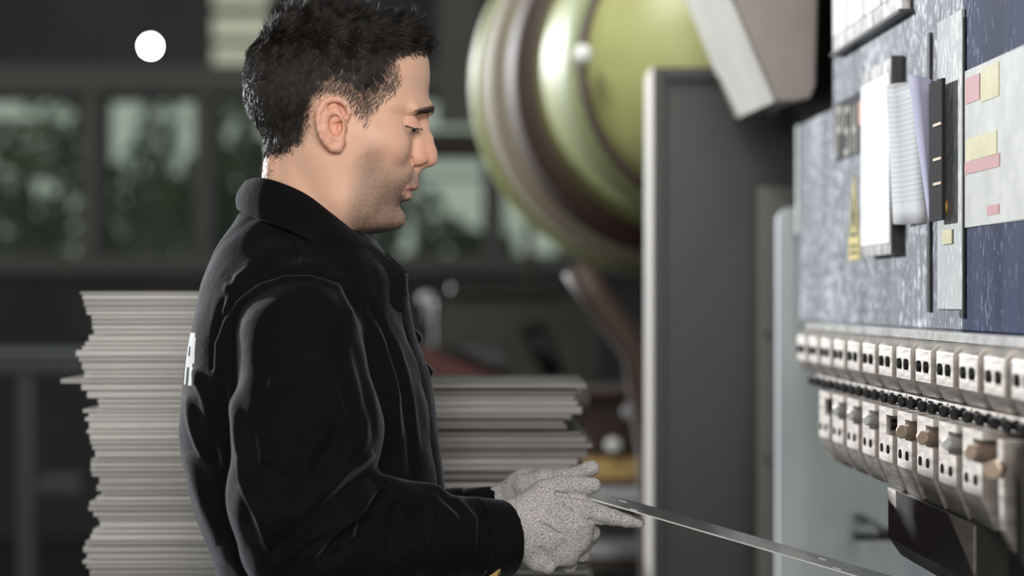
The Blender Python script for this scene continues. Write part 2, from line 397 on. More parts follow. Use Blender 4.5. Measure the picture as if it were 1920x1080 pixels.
# ------------------------------------------------------------------ press brake
XP = 0.545; DX = -100 / F
def mpos(s, o, z): return Vector((XP - o + DX * s, s, z))
def mpx(u, o): return (XP - o) * F / (u - 860)            # distance s along the machine for a pixel column
def mz(v, s): return HC - (v - HY) / F * s
def mbox(mb, s0, s1, o0, o1, z0, z1):
    mb.hexa([mpos(s0,o0,z0),mpos(s1,o0,z0),mpos(s1,o1,z0),mpos(s0,o1,z0),mpos(s0,o0,z1),mpos(s1,o0,z1),mpos(s1,o1,z1),mpos(s0,o1,z1)])
press = empty('press_brake', (.62, 2.4, 0), 'large grey-blue press brake with worn paint on the right', 'machine')
zb = mz(606, mpx(1500, 0))
sA = mpx(1500, 0); sB = mpx(1804, 0); sC = 1.55; sU = mpx(1562, 0)
m = MB(); q_ = [(sB, 1.415), (sA, 1.415), (sA, 1.728), (sU, 1.728), (sU, 2.3), (sB, 2.3)]
m.prism([mpos(a, -.12, z) for a, z in q_], [mpos(a, 0, z) for a, z in q_]); m.build('ram_panel', M['ram'], press, bevel=.002)
m = MB(); mbox(m, sC, sB - .001, -.12, 0.0, 1.415, 2.3); m.build('ram_side', M['navy'], press, bevel=.002)
m = MB(); s0, s1 = mpx(1803, .004), mpx(1757, .004); mbox(m, s0, s1, 0.0005, .004, 1.45 - .012, 1.45 + .312); m.build('worn_plate', M['ram_white'], press, bevel=.001)
m = MB(); s0, s1 = mpx(1803, .003), mpx(1700, .003); a0 = [mpos(s1, .0006, 1.78), mpos(s0, .0006, 1.76), mpos(s0, .0006, 1.5), mpos(mpx(1757, 0), .0006, 1.5), mpos(mpx(1757, 0), .0006, 1.66), mpos(s1, .0006, 1.70)]
for k, (u, va, vb, wpx) in enumerate([(1740, 62, 585, 5), (1786, 116, 522, 7), (1802, 34, 596, 7)]):
    o_ = .0035; s = mpx(u, o_); sw = wpx / 2 * s * s / ((XP - o_) * F)
    m = MB(); mbox(m, s - sw, s + sw, .001, o_, mz(vb, s), mz(va, s)); m.build('door_edge_strip', M['black'], press)
# far edge bright strip; black plates standing in for the shade of the gap above
m = MB(); s = 3.2; m.box(bx(1496, s), bx(1517, s), s, s + .03, mz(440, s), mz(232, s)); m.build('edge_strip', M['ram_white'], press, bevel=.003)
m = MB(); s = 3.56; m.box(bx(1480, s), bx(1720, s), s, s + .02, mz(250, s), mz(-150, s)); m.build('gap_shade_plate', M['black'], press)
m = MB(); mbox(m, 2.93, 3.3, -.10, -.02, 1.7285, 2.3); m.build('gap_shade_block', M['black'], press)
# rails
m = MB(); mbox(m, 1.72, 2.96, 0, .030, 1.4045, 1.4145); m.build('upper_rail', M['rail'], press, bevel=.001)
m = MB(); mbox(m, 1.72, 2.9, -.04, .018, 1.29, 1.404); m.build('clamp_backing', M['black'], press)
# rear plate
s = 3.3
m = MB(); a = []
u0, u1, v0 = 1459, 1800, 388; R_ = 26
for k in range(7):
    th = math.pi / 2 * k / 6
    a.append(P(u0 + R_ - R_ * math.cos(th), v0 + R_ - R_ * math.sin(th) + 0, s))
poly = a + [P(u1, v0, s), Vector((P(u1, 0, s).x, s, .3)), Vector((P(u0, 0, s).x, s, .3))]
m.prism(poly, [p + Vector((0, .03, 0)) for p in poly]); m.build('back_plate', M['backplate'], press, bevel=.001)
m = MB(); m.box(bx(1600, 3.0), bx(1680, 3.0), 3.0, 3.05, mz(1014, 3.0), mz(1004, 3.0)); m.box(bx(1645, 3.0), bx(1680, 3.0), 3.0, 3.05, mz(1004, 3.0), mz(996, 3.0)); m.box(bx(1665, 3.0), bx(1685, 3.0), 3.0, 3.298, mz(1014, 3.0), mz(1004, 3.0))
m.build('gauge_finger', M['punch'], press, bevel=.001)
# side cover column
s = 3.6
side = empty('machine_side_cover', (bx(1350, s), s, 0), 'dark grey sheet metal side cover with a raised rim left of the press', 'cover')
zt = mz(126, s)
m = MB(); xs0, xs1 = bx(1222, s), bx(1520, s)
m.box(xs0 + .004, xs1, s + .012, s + .18, 0.0, zt); m.build('panel', M['cover'], side)
m = MB(); m.box(xs0 + .0035, xs0 + .024, s, s + .0119, 0, zt); m.box(xs0 + .024, xs1, s, s + .0119, zt - .022, zt); m.build('rim', M['cover'], side, bevel=.003)
m = MB(); m.box(xs0, xs0 + .0032, s - .001, s + .182, 0, zt + .002); m.build('edge', M['cover_lit_edge'], side, bevel=.0008)
m = MB(); m.box(bx(1420, s - .06), bx(1490, s - .06), s - .06, s - .05, 0, mz(350, s - .06)); m.box(bx(1425, s), bx(1485, s), s - .05, s + .011, .3, mz(380, s)); m.build('bracket_strip', M['beam'], side, bevel=.002)
for v in (625, 860):
    m = MB(); m.tube([P(1437, v, s - .066), P(1437, v, s - .058)], .005, 10); m.build('bolt', M['brown'], side)
# control arm housing
arm = empty('control_arm', (bx(1455, 3.1), 3.1, 2.2), 'light grey beige slanted control arm housing hanging at the top', 'machine arm')
dn, df_ = 3.0, 3.52
def Pn(u, v, d): return P(u, v, d)
near = [P(1375, 0, dn), P(1455, 190, dn), P(1490, 190, dn), P(1520, 184, dn), P(1530, 160, dn), P(1534, 0, dn)]
vtop = -420
tn = [P(1290 - 90, vtop, dn), P(1534, vtop, dn)]
tn[0] = P(1375 - (0 - vtop) * 80 / 190, vtop, dn)
near = [tn[0]] + near[:] + [tn[1]]
far = [Vector((p.x - (.0), df_, p.z)) for p in near]
# back edge of the slanted face seen at 1290..1382
A_, B_ = P(1290, 0, df_), P(1382, 222, df_)
for k in (0, 1, 2):
    z_ = near[k].z if k < 2 else B_.z
    far[k] = Vector((A_.x + (B_.x - A_.x) * (A_.z - z_) / (A_.z - B_.z), df_, z_))
xb_bot = B_
for k in (3, 4): far[k].z = xb_bot.z + .003 * k
m = MB(); m.prism(near, far); m.build('housing', M['beige'], arm, bevel=.004)
arm_lit = noisy(mat('sunlit_arm_paint', (.6, .58, .55), .5), (.50, .48, .45), (.60, .58, .54), (5, 5, 5), 4)[0]  # left face paler than the housing: sunlight put into the colour
m = MB()
q = [near[0], near[1], near[2]]; q2 = [far[0], far[1], far[2]]
off = Vector((-.004, 0, -.0015))
A = [p + off for p in q] + [p + off for p in q2][::-1]
B = [p + off * .1 for p in q] + [p + off * .1 for p in q2][::-1]
m.prism(A, B); m.build('lit_face_plate', arm_lit, arm, bevel=.0008)

# clamps of the upper row
SP = .094
ordn = ['first', 'second', 'third', 'fourth', 'fifth', 'sixth', 'seventh', 'eighth', 'ninth', 'tenth', 'eleventh', 'twelfth', 'thirteenth', 'fourteenth']
def make_clamp(s0, z0=1.349, z1=1.4040):
    e = empty('tool_clamp', (XP - .02 + DX * s0, s0, z0))
    L_ = SP - .025
    prof = [(.019, z1), (.042, z1), (.0495, z1 - .009), (.0495, z0 + .012), (.041, z0 - .004), (.019, z0 - .004)]
    b = MB(); b.prism([mpos(s0, o, z) for o, z in prof], [mpos(s0 + L_, o, z) for o, z in prof]); b.build('clamp_block', M['clamp'], e, bevel=.0012)
    for t in (.24, .72):
        c = mpos(s0 + L_ * t, 0, (z0 + z1) / 2 + .001)
        mb = MB(); mb.tube([c + Vector((-.049, 0, 0)), c + Vector((-.0525, 0, 0))], .0062, 14)
        sc = mb.build('clamp_screw', M['bolt'], e)
        mb = MB(); mb.tube([c + Vector((-.0526, 0, 0)), c + Vector((-.0532, 0, 0))], .0034, 6); mb.build('hex_socket', M['black'], sc)
    return e
proto = make_clamp(1.715)
clamps = [proto]
for i in range(1, 13):
    c = copy_tree(proto); c.location = proto.location + Vector((DX * SP * i, SP * i, 0)); clamps.append(c)
for i, c in enumerate(clamps[::-1]):
    n = ordn[i]
    tag(c, 'steel upper-row clamp with two screws, %s from the far left' % n, 'clamp', 'steel clamps of the upper row')
# middle row: silver blocks with black bolts
def make_mid(s0):
    e = empty('bolt_block', (XP - .01 + DX * s0, s0, 1.325))
    L_ = SP - .008
    b = MB(); mbox(b, s0, s0 + L_, .0185, .046, 1.3295, 1.3435); b.build('block', M['clamp'], e, bevel=.0008)
    for t in (.25, .75):
        c = mpos(s0 + L_ * t, 0, 1.3368)
        b = MB(); b.tube([c + Vector((-.046, 0, 0)), c + Vector((-.049, 0, 0)), c + Vector((-.049, 0, 0)), c + Vector((-.055, -.004, 0)), c + Vector((-.055, -.004, 0)), c + Vector((-.059, -.006, 0))], [.0062, .0062, .0042, .0042, .0060, .0060], 14); b.build('bolt', M['bolt'], e, bevel=.0006)
    return e
proto = make_mid(1.66); mids = [proto]
for i in range(1, 12):
    c = copy_tree(proto); c.location = proto.location + Vector((DX * SP * i, SP * i, 0)); mids.append(c)
for i, c in enumerate(mids[::-1]):
    tag(c, 'small silver block with black bolts between the rows, %s from far left' % ordn[i], 'bolt block', 'bolt blocks between the clamp rows')
# lower row of tool holders
def make_holder(s0, kind):
    z1, z0 = 1.3285, 1.238
    e = empty('tool_holder', (XP - .03 + DX * s0, s0, z0))
    L_ = SP - .025
    prof = [(.030, z1), (.066, z1), (.066, z0 + .030), (.054, z0), (.030, z0)]
    # block with a notch cut in the upper near part of its face
    b = MB()
    n0, n1, nz0, nz1 = 0, .46, z1 - .030, z1 - .008
    full = lambda a, c, pr: b.prism([mpos(s0 + L_ * a, o, z) for o, z in pr], [mpos(s0 + L_ * c, o, z) for o, z in pr])
    full(n1, 1, prof)
    full(n0, n1, [(.030, nz0), (.066, nz0), (.066, z0 + .030), (.054, z0), (.030, z0)])
    full(n0, n1, [(.030, z1), (.066, z1), (.066, nz1), (.030, nz1)])
    full(n0, n1, [(.030, nz1), (.048, nz1), (.048, nz0), (.030, nz0)])
    b.build('holder_block', M['clamp'], e)
    for t in (.3, .78):
        c = mpos(s0 + L_ * t, 0, z0 + .044)
        mb = MB(); mb.tube([c + Vector((-.0655, 0, 0)), c + Vector((-.0675, 0, 0))], .0050, 12); mb.build('holder_screw', M['bolt'], e)
    c = mpos(s0 + L_ * .30, 0, z1 - .019)
    if kind == 'pin':
        mb = MB(); mb.tube([c + Vector((-.048, 0, 0)), c + Vector((-.078, -.026, 0))], .0072, 20); mb.build('locking_pin', M['pin'], e, bevel=.0012)
    elif kind == 'short':
        mb = MB(); mb.tube([c + Vector((-.048, 0, 0)), c + Vector((-.074, -.014, 0))], .0064, 20); mb.build('locking_pin', M['rail'], e, bevel=.0012)
    else:
        mb = MB(); mb.tube([c + Vector((-.048, 0, 0)), c + Vector((-.064, 0, 0))], .006, 14); mb.build('socket_bolt', M['bolt'], e)
    return e
kinds = ['pin', 'short', 'pin', 'pin', 'bolt', 'short', 'short', 'short', 'bolt']   # near to far
kd = ['round bronze pin', 'stubby bright pin', 'black bolt']
s0 = 1.823
hol = {}
for i in range(9):
    k = (['pin', 'short', 'pin', 'pin', 'bolt', 'short', 'short', 'short', 'bolt'])[i]
    if k not in hol: c = hol[k] = make_holder(s0 + SP * i, k); hol[k + 's'] = i
    else: c = copy_tree(hol[k]); di = i - hol[k + 's']; c.location = hol[k].location + Vector((DX * SP * di, SP * di, 0))
    tag(c, 'lower-row tool holder with %s, %s from the far left' % (kd[['pin', 'short', 'bolt'].index(k)], ordn[8 - i]), 'tool holder', 'tool holders of the lower row')
# thin blades at the right edge
for k, (s, zz, la) in enumerate([(1.755, 1.225, 'slim pale steel blade hanging right after the tool holders'), (1.70, 1.205, 'dull brown steel blade nearest the right picture edge')]):
    prof = [(.032, 1.325), (.066, 1.325), (.064, zz + .02), (.054, zz), (.040, zz), (.032, zz + .05)]
    b = MB(); b.prism([mpos(s, o, z) for o, z in prof], [mpos(s + .016, o, z) for o, z in prof])
    o = b.build('thin_punch', M['clamp'] if k == 0 else M['punch'], bevel=.001); tag(o, la, 'punch')
    if k == 0:
        c = mpos(s + .012, .066, 1.300); mb = MB(); mb.tube([c + Vector((.002, 0, 0)), c + Vector((-.012, -.026, 0))], .0085, 20); mb.build('locking_pin', M['pin'], o, bevel=.0012)
# gooseneck punch under the row
pu = empty('bending_punch', (XP - .04 + DX * 2, 2.0, 1.15), 'large dark steel bending punch hanging under the lower tool holders', 'punch')
prof = [(.030, 1.2375), (.060, 1.2375), (.060, 1.181), (.045, 1.160), (.036, 1.160), (.030, 1.178)]
s0, s1 = mpx(1830, .060), mpx(1665, .060)
b = MB(); b.prism([mpos(s0, o, z) for o, z in prof], [mpos(s1, o, z) for o, z in prof]); b.build('blade_body', M['punch'], pu, bevel=.0008)
b = MB(); b.add([mpos(s1 - .002, .0606, 1.2372), mpos(s1 - .10, .0606, 1.2372), mpos(s1 - .10, .0606, 1.2100), mpos(s1 - .002, .0606, 1.222)], [(0, 1, 2, 3)])
b.prism([mpos(s1 - .002, .0606, 1.2372), mpos(s1 - .085, .0606, 1.2372), mpos(s1 - .085, .0606, 1.2100), mpos(s1 - .002, .0606, 1.222)],
        [mpos(s1 - .002, .0595, 1.2372), mpos(s1 - .085, .0595, 1.2372), mpos(s1 - .085, .0595, 1.2100), mpos(s1 - .002, .0595, 1.222)])
b = MB(); s2 = mpx(1825, .062); 
q = [(s0 + .002, 1.2373), (s0 + .10, 1.2373), (s0 + .002, 1.19)]
b.prism([mpos(a, .0612, z) for a, z in q], [mpos(a, .0601, z) for a, z in q]); b.build('highlight_patch', M['clamp'], pu)  # bright patches at both ends stand in for highlights on the punch
q = [(s1 - .003, 1.2373), (s1 - .045, 1.2373), (s1 - .045, 1.218), (s1 - .003, 1.224)]
b = MB(); b.prism([mpos(a, .0612, z) for a, z in q], [mpos(a, .0601, z) for a, z in q]); b.build('highlight_patch', M['clamp'], pu)
b = MB(); mbox(b, 1.60, 1.76, .035, .075, 1.13, 1.20); o = b.build('die_block', M['black'], bevel=.002); tag(o, 'black block below the blades at the lower right corner', 'block')
b = MB(); mbox(b, 1.5, 1.6945, -.02, .028, 1.2, 1.404); b.build('end_housing', M['black'], press, bevel=.003)

# papers and signs on the ram
def mquad(u0, u1, o, va, vb, name, mt, thick=.0012, parent=None, ref=None, bev=0):
    s0, s1 = mpx(u1, o), mpx(u0, o); r = mpx(ref if ref else u1, o)
    z1, z0 = mz(va, r), mz(vb, r)
    b = MB(); mbox(b, s0, s1, o - thick, o, z0, z1)
    return b.build(name, mt, parent, bevel=bev), s0, s1, z0, z1
# clear sleeve board at the top
e = empty('notice_board', (XP, 2.6, 1.8), 'white notice board with black lower frame at the top of the press', 'board')
o, s0, s1, z0, z1 = mquad(1562, 1691, .012, -260, 16, 'frame', M['white_frame'], .010, e)
for k in range(4):
    a = s0 + (s1 - s0) * (k + .06) / 4; c = s0 + (s1 - s0) * (k + .94) / 4
    b = MB(); mbox(b, a + .002, c + (.004 if k < 3 else 0), .012, .0135, z0 + .022, z1 - .01); b.build('white_sheet', M['paper'], e)
for k in (1, 2, 3):
    a = s0 + (s1 - s0) * k / 4 + .001
    b = MB(); mbox(b, a - .0035, a + .0035, .0121, .0142, z0 + .022, z1 - .01); b.build('divider', M['steelgrey'], e)
b = MB(); mbox(b, s0 - .003, s1, .0, .016, z0 - .005, z0 - .0005); b.build('bottom_edge', M['black'], e)
# first paper holder
e = empty('paper_holder', (XP, 2.55, 1.6), 'tall white paper in a clear wall holder next to the printed letters', 'paper holder')
o, s0, s1, z0, z1 = mquad(1617, 1671, .014, 108, 476, 'holder_back', M['white_frame'], .012, e, ref=1671)
b = MB(); mbox(b, s0 + .004, s1, .0141, .016, z0 + .014, z1 - .018); b.build('white_sheet', M['paper'], e)
b = MB(); mbox(b, s0 - .006, s0 - .0005, .001, .015, z0, z1 + .002); b.build('side_edge', M['black'], e)
# ruled paper: procedural lines
pr = mat('ruled_paper', (.8, .8, .8), .7)
N = pr.node_tree.nodes; L = pr.node_tree.links
tc = N.new('ShaderNodeTexCoord'); sp = N.new('ShaderNodeSeparateXYZ'); L.new(tc.outputs['Object'], sp.inputs[0])
mu = N.new('ShaderNodeMath'); mu.operation = 'MULTIPLY'; mu.inputs[1].default_value = 165; L.new(sp.outputs['Z'], mu.inputs[0])
fr = N.new('ShaderNodeMath'); fr.operation = 'FRACT'; L.new(mu.outputs[0], fr.inputs[0])
lt = N.new('ShaderNodeMath'); lt.operation = 'LESS_THAN'; lt.inputs[1].default_value = .10; L.new(fr.outputs[0], lt.inputs[0])
gt = N.new('ShaderNodeMath'); gt.operation = 'GREATER_THAN'; gt.inputs[1].default_value = -.055; L.new(sp.outputs['Z'], gt.inputs[0])
ml = N.new('ShaderNodeMath'); ml.operation = 'MULTIPLY'; L.new(lt.outputs[0], ml.inputs[0]); L.new(gt.outputs[0], ml.inputs[1])
mx = N.new('ShaderNodeMix'); mx.data_type = 'RGBA'; mx.inputs['A'].default_value = (.50, .50, .52, 1); mx.inputs['B'].default_value = (.16, .16, .17, 1)
L.new(ml.outputs[0], mx.inputs['Factor']); L.new(mx.outputs['Result'], N['Principled BSDF'].inputs['Base Color'])
def curved(name, pts_top, pts_bot, mt, parent=None, n=10, thick=.0008, loc=None):
    """loft a sheet between two pixel polylines given as (u, v, distance)"""
    T = [P(*p) for p in pts_top]; B = [P(*p) for p in pts_bot]; k = len(T); b = MB()
    for j in range(n + 1):
        t = j / n
        for i in range(k): b.v.append(tuple(T[i].lerp(B[i], t)))
    for j in range(n):
        for i in range(k - 1): b.f.append((j * k + i, j * k + i + 1, (j + 1) * k + i + 1, (j + 1) * k + i))
    o = b.build(name, mt, parent, smooth=True, loc=loc)
    so = o.modifiers.new('thickness', 'SOLIDIFY'); so.thickness = thick; so.offset = 0
    return o
o = curved('ruled_paper', [(1661, 160, 2.42), (1680, 156, 2.41), (1705, 154, 2.36), (1728, 156, 2.30)], [(1675, 420, 2.42), (1695, 421, 2.40), (1715, 420, 2.36), (1742, 418, 2.30)], pr, loc=P(1700, 290, 2.36))
tag(o, 'white paper printed with fine ruled lines, hanging right of the paper holder', 'paper')
o = curved('curled_paper', [(1703, 140, 2.28), (1722, 142, 2.262), (1740, 147, 2.255), (1752, 152, 2.27)], [(1741, 412, 2.27), (1744, 411, 2.262), (1748, 410, 2.255), (1750, 408, 2.27)], M['lilac'], loc=P(1730, 270, 2.26))
tag(o, 'curled lilac-tinted sheet folded over the ruled paper', 'paper')
e = empty('clipboard', (XP, 2.2, 1.6), 'narrow dark grey clipboard behind the curled lilac sheet', 'clipboard')
o, s0, s1, z0, z1 = mquad(1742, 1766, .018, 149, 413, 'board', mat('clipboard_grey', (.022, .023, .026), .8, spec=.1), .004, e, ref=1760)
for z in (1.640, 1.602, 1.575):
    b = MB(); mbox(b, s0 + .002, s0 + .035, .018, .0195, z, z + .003); b.build('rivet_strip', M['pin'], e)
# plate with letters and mark
e = empty('name_plate', (XP, 2.8, 1.7), 'dark grey name plate with white letters P S H left of the white paper', 'sign')
s0, s1 = mpx(1617, .002), mpx(1565, .002); 
zt0, zb0 = mz(196, mpx(1567, 0)), mz(303, mpx(1567, 0))
b = MB(); mbox(b, s0 - .03, s1, 0.0003, .002, zb0, zt0); b.build('plate', mat('plate_grey', (.035, .036, .04), .7, spec=.1), e)
lm = mat('cream_letters', (.42, .40, .36), .7, spec=.1); om = mat('orange_mark', (.65, .20, .10), .5)
def letter(strokes, ua, ub, va, vb, mt):
    """strokes in a unit box (x to the right, y up) -> raised strips"""
    sa, sb = mpx(ua, .003), mpx(ub, .003); zt, zl = mz(va, sa), mz(vb, sa); b = MB()
    for (x0, y0, x1, y1) in strokes:
        b_s = [sa + (sb - sa) * x for x in (x0, x1)]; zz = [zl + (zt - zl) * y for y in (y0, y1)]
        mbox(b, b_s[0], b_s[1], .0021, .0034, zz[0], zz[1])
    return b.build('letter', mt, e)
T_ = .24
letter([(0, 0, T_, 1), (T_, 1 - .14, 1, 1), (T_, .46, 1, .60), (1 - T_, .60, 1, .86)], 1568, 1577.5, 202, 296, lm)
letter([(0, .86, 1, 1), (0, .56, T_, .86), (0, .43, 1, .56), (1 - T_, .14, 1, .43), (0, 0, 1, .14)], 1583, 1591.5, 202, 293, lm)
letter([(0, 0, T_, 1), (1 - T_, 0, 1, 1), (T_, .43, 1 - T_, .57)], 1597, 1606, 200, 289, lm)
letter([(0, 0, .8, 1)], 1611, 1617, 190, 235, om)
# yellow warning triangle
e = empty('warning_sign', (XP, 2.75, 1.5), 'yellow warning sticker with black triangle left of the white paper holder', 'sign')
ym = mat('sign_yellow', (.55, .42, .06), .5)
sa, sb = mpx(1590, .002), mpx(1610, .002); sm = (sa + sb) / 2
zA, zB, zC = mz(325, sm), mz(452, sm), mz(487, sm)
b = MB(); b.prism([mpos(sm, .0015, zA), mpos(sa, .0015, zB), mpos(sa, .0015, zC), mpos(sb, .0015, zC), mpos(sb, .0015, zB)], [mpos(sm, .0003, zA), mpos(sa, .0003, zB), mpos(sa, .0003, zC), mpos(sb, .0003, zC), mpos(sb, .0003, zB)]); b.build('yellow_field', ym, e)
def L2(a, c, t): return a + (c - a) * t
b = MB()
o1, i1 = .0021, .0016
tri = [(sm, L2(zA, zB, .28)), (L2(sm, sa, .68), L2(zA, zB, .93)), (L2(sm, sb, .68), L2(zA, zB, .93))]
tri2 = [(sm, L2(zA, zB, .42)), (L2(sm, sa, .50), L2(zA, zB, .88)), (L2(sm, sb, .50), L2(zA, zB, .88))]
for i in range(3):
    j = (i + 1) % 3
    b.prism([mpos(*(tri[i][0], o1, tri[i][1])), mpos(tri[j][0], o1, tri[j][1]), mpos(tri2[j][0], o1, tri2[j][1]), mpos(tri2[i][0], o1, tri2[i][1])],
            [mpos(*(tri[i][0], i1, tri[i][1])), mpos(tri[j][0], i1, tri[j][1]), mpos(tri2[j][0], i1, tri2[j][1]), mpos(tri2[i][0], i1, tri2[i][1])])
mbox(b, L2(sm, sb, .12), L2(sm, sa, .12), i1, o1, L2(zA, zB, .80), L2(zA, zB, .55))
for k in range(2): mbox(b, L2(sm, sb, .7), L2(sm, sa, .7), i1, o1, L2(zB, zC, .35 + .35 * k), L2(zB, zC, .2 + .35 * k))
b.build('black_symbol', M['black'], e)
# big aged label at the right edge
e = empty('instruction_label', (XP, 1.9, 1.6), 'large aged white, red and yellow instruction label at the right edge', 'label')
lw = noisy(mat('aged_white', (.6, .6, .56), .5), (.30, .30, .275), (.42, .42, .39), (20, 20, 20), 5)[0]
ly_ = noisy(mat('faded_yellow', (.6, .55, .25), .5), (.38, .34, .14), (.46, .42, .22), (30, 30, 30), 4)[0]
lr = mat('faded_red', (.36, .12, .13), .5)
s0, s1 = 1.60, mpx(1809, .002)
zt, zl = mz(134, s1), mz(427, s1)
b = MB(); mbox(b, s0, s1, .0004, .002, zl, zt); b.build('label_base', lw, e)
def patch(ua, ub, va, vb, mt, nm):
    sa, sb = mpx(ua, .003), mpx(ub, .003); r = sa
    b = MB(); mbox(b, sb, sa, .0021, .0028, mz(vb, r), mz(va, r)); b.build(nm, mt, e)
patch(1810, 1836, 148, 196, lr, 'red_patch'); patch(1838, 1872, 130, 192, ly_, 'yellow_patch')
patch(1810, 1868, 262, 305, ly_, 'yellow_patch'); patch(1808, 1873, 304, 328, lr, 'red_band'); patch(1850, 1872, 386, 404, lr, 'red_patch')
b = MB(); c = mpos(mpx(1774, .004), .0042, mz(388, mpx(1774, .004))); b.tube([c, c + Vector((-.012, 0, 0))], .007, 12); o = b.build('yellow_knob', mat('amber', (.75, .45, .05), .4)); tag(o, 'small amber yellow knob beside the dark strips of the press', 'knob')
o, *_ = mquad(1766, 1784, .0060, 430, 457, 'price_sticker', ly_, .0012, ref=1780); o.name = 'sticker'; tag(o, 'small pale yellow sticker under the amber knob', 'sticker')

# ------------------------------------------------------------------ stacks of sheets
def sheet_proto(L_, W, t, lip, mt, seed, u_c):
    """shallow tray lying on its flange: plate with turned down edges, origin at lower near left corner"""
    r = np.random.default_rng(seed); b = MB()
    b.box(0, L_, 0, W, t * .55, t)
    b.box(0.0, L_, 0, .0016, 0, t * .55); b.box(0, L_, W - .0016, W, 0, t * .55); b.box(0, .0016, .0016, W - .0016, 0, t * .55)
    b.box(L_ - .0016, L_, .0016, W - .0016, 0, t * .55)
    b.box(L_ * .2, L_ * .22, .0017, W - .0017, 0, t * .55)
    o = b.build('metal_sheet', mt); return o
def stack(d, ztop, zbot, edge_fn, right, span, W, mt, label_of, group, seed):
    r = np.random.default_rng(seed)
    protos = {}
    z = zbot; items = []
    while z < ztop - .003:
        t = float(r.choice([.0042, .0055, .0072, .009], p=[.25, .35, .25, .15])); t = min(t, ztop - z)
        if t < .003: break
        items.append((z, t)); z += t + (.0011 if not right else float(r.choice([.0008, .0035], p=[.6, .4])))
    n = len(items)
    for i, (z, t) in enumerate(items):
        v = HY + (HC - (z + t / 2)) / d * F
        ue = edge_fn(v, r)
        key = r.integers(0, 3)
        if key not in protos:
            o = sheet_proto(span, W, .006, .004, mt, int(key), 0); protos[key] = o
        else:
            o = protos[key].copy(); COL.objects.link(o)
        yy = d + float(r.normal(0, .0035))
        x = (ue - 960) / F * d
        if right: x -= span
        o.location = (x, yy, z); o.scale = (1, 1, t / .006)
        o.rotation_euler = (0, 0, float(r.normal(0, .0015)))
        lab = label_of(i, n, v, ue)
        tag(o, lab, 'metal sheet', group)
pl = np.array([(548,150),(560,155),(575,158),(590,168),(600,172),(612,170),(625,178),(640,158),(650,155),(662,143),(672,148),(680,150),(690,155),(700,160),(708,158),(710,118),(716,118),(718,145),(725,155),(735,160),(745,172),(757,188),(762,188),(764,150),(770,152),(772,165),(785,163),(800,162),(820,170),(840,172),(855,180),(865,170),(880,168),(900,185),(915,183),(930,183),(945,172),(955,165),(965,180),(985,185),(1000,175),(1015,160),(1030,155),(1045,158),(1060,155),(1068,170),(1200,165)], float)
DL = 2.5
def le(v, r): return float(np.interp(v, pl[:, 0], pl[:, 1]) + r.normal(0, 2.5))
def ll(i, n, v, ue):
    if i == n - 1: return 'topmost grey metal sheet of the tall stack at the man\'s back'
    if 707 < v < 718 and ue < 130: return 'grey metal sheet sticking out farthest left from the tall stack'
    return 'grey metal sheet within the tall stack at the man\'s back, below its top sheet'
ztopL = HC - (547 - HY) / F * DL; zt_tab = 1.02
stack(DL, ztopL, zt_tab, le, False, .29, .30, M['sheet'], ll, 'metal sheets of the tall stack behind the man', 11)
prr = np.array([(718,1098),(724,1092),(730,1086),(745,1080),(760,1092),(768,1090),(775,1060),(785,1068),(798,1052),(810,1085),(825,1096),(840,1108),(850,1110),(860,1090),(870,1080),(885,1062),(960,1080),(1000,1105),(1060,1100),(1080,1110),(1200,1100)], float)
DR = 2.62
def re_(v, r): return float(np.interp(v, prr[:, 0], prr[:, 1]) + r.normal(0, 4))
def rl(i, n, v, ue):
    if i == n - 1: return 'topmost grey metal sheet of the lower stack beyond the gloved hands'
    return 'grey metal sheet within the lower stack in front of the jacket, below its top sheet'
ztopR = HC - (721 - HY) / F * DR
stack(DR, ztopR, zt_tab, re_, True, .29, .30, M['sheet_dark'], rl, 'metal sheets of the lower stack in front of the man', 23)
e = empty('work_bench', (-.2, 2.6, 0), 'steel work bench carrying the stacks of metal sheets, below the picture', 'table')
m = MB(); m.box(-.70, .20, 2.44, 3.0, .98, 1.019); m.build('bench_top', M['steelgrey'], e, bevel=.003)
for x in (-.68, .15):
    for y in (2.46, 2.94):
        m = MB(); m.box(x, x + .04, y, y + .04, 0, .9798); m.build('leg', M['steelgrey'], e)

# ------------------------------------------------------------------ the metal strip in his hands
e = empty('metal_strip', P(1100, 940, 2.2), 'thin shiny metal strip with small slots held in both gloved hands', 'metal strip')
n0 = P(1091, 932, 2.150); n1 = P(1765, 1128, 2.06)
f0 = P(1100, 908, 2.27); f1 = P(1770, 1121, 2.18)
f0.z = n0.z - .0; f0 = Vector((n0.x + .006, n0.y + .105, n0.z)); f1 = Vector((n1.x + .006, n1.y + .105, n1.z))
up = Vector((0, 0, .0012))
strip_m = noisy(mat('polished_strip', (.36, .37, .38), .22, .9), (.20, .205, .21), (.32, .325, .33), (30, 4, 30), 4, rough=(.18, .32))[0]
ax = (n1 - n0); wd = f0 - n0
def sp_(a, c): return n0 + ax * a + wd * c
hs = [(.115, .18), (.170, .72), (.70, .18), (.725, .72), (.13, .72)]
b = MB(); b.prism([n0, n1, f1, f0], [p + up for p in (n0, n1, f1, f0)]); b.build('strip_body', strip_m, e)
b = MB(); b.prism([n0 - Vector((0, .0006, 0)), n1 - Vector((0, .0006, 0)), n1, n0], [p + up * 1.3 for p in (n0 - Vector((0, .0006, 0)), n1 - Vector((0, .0006, 0)), n1, n0)]); b.build('bright_edge', M['rail'], e)
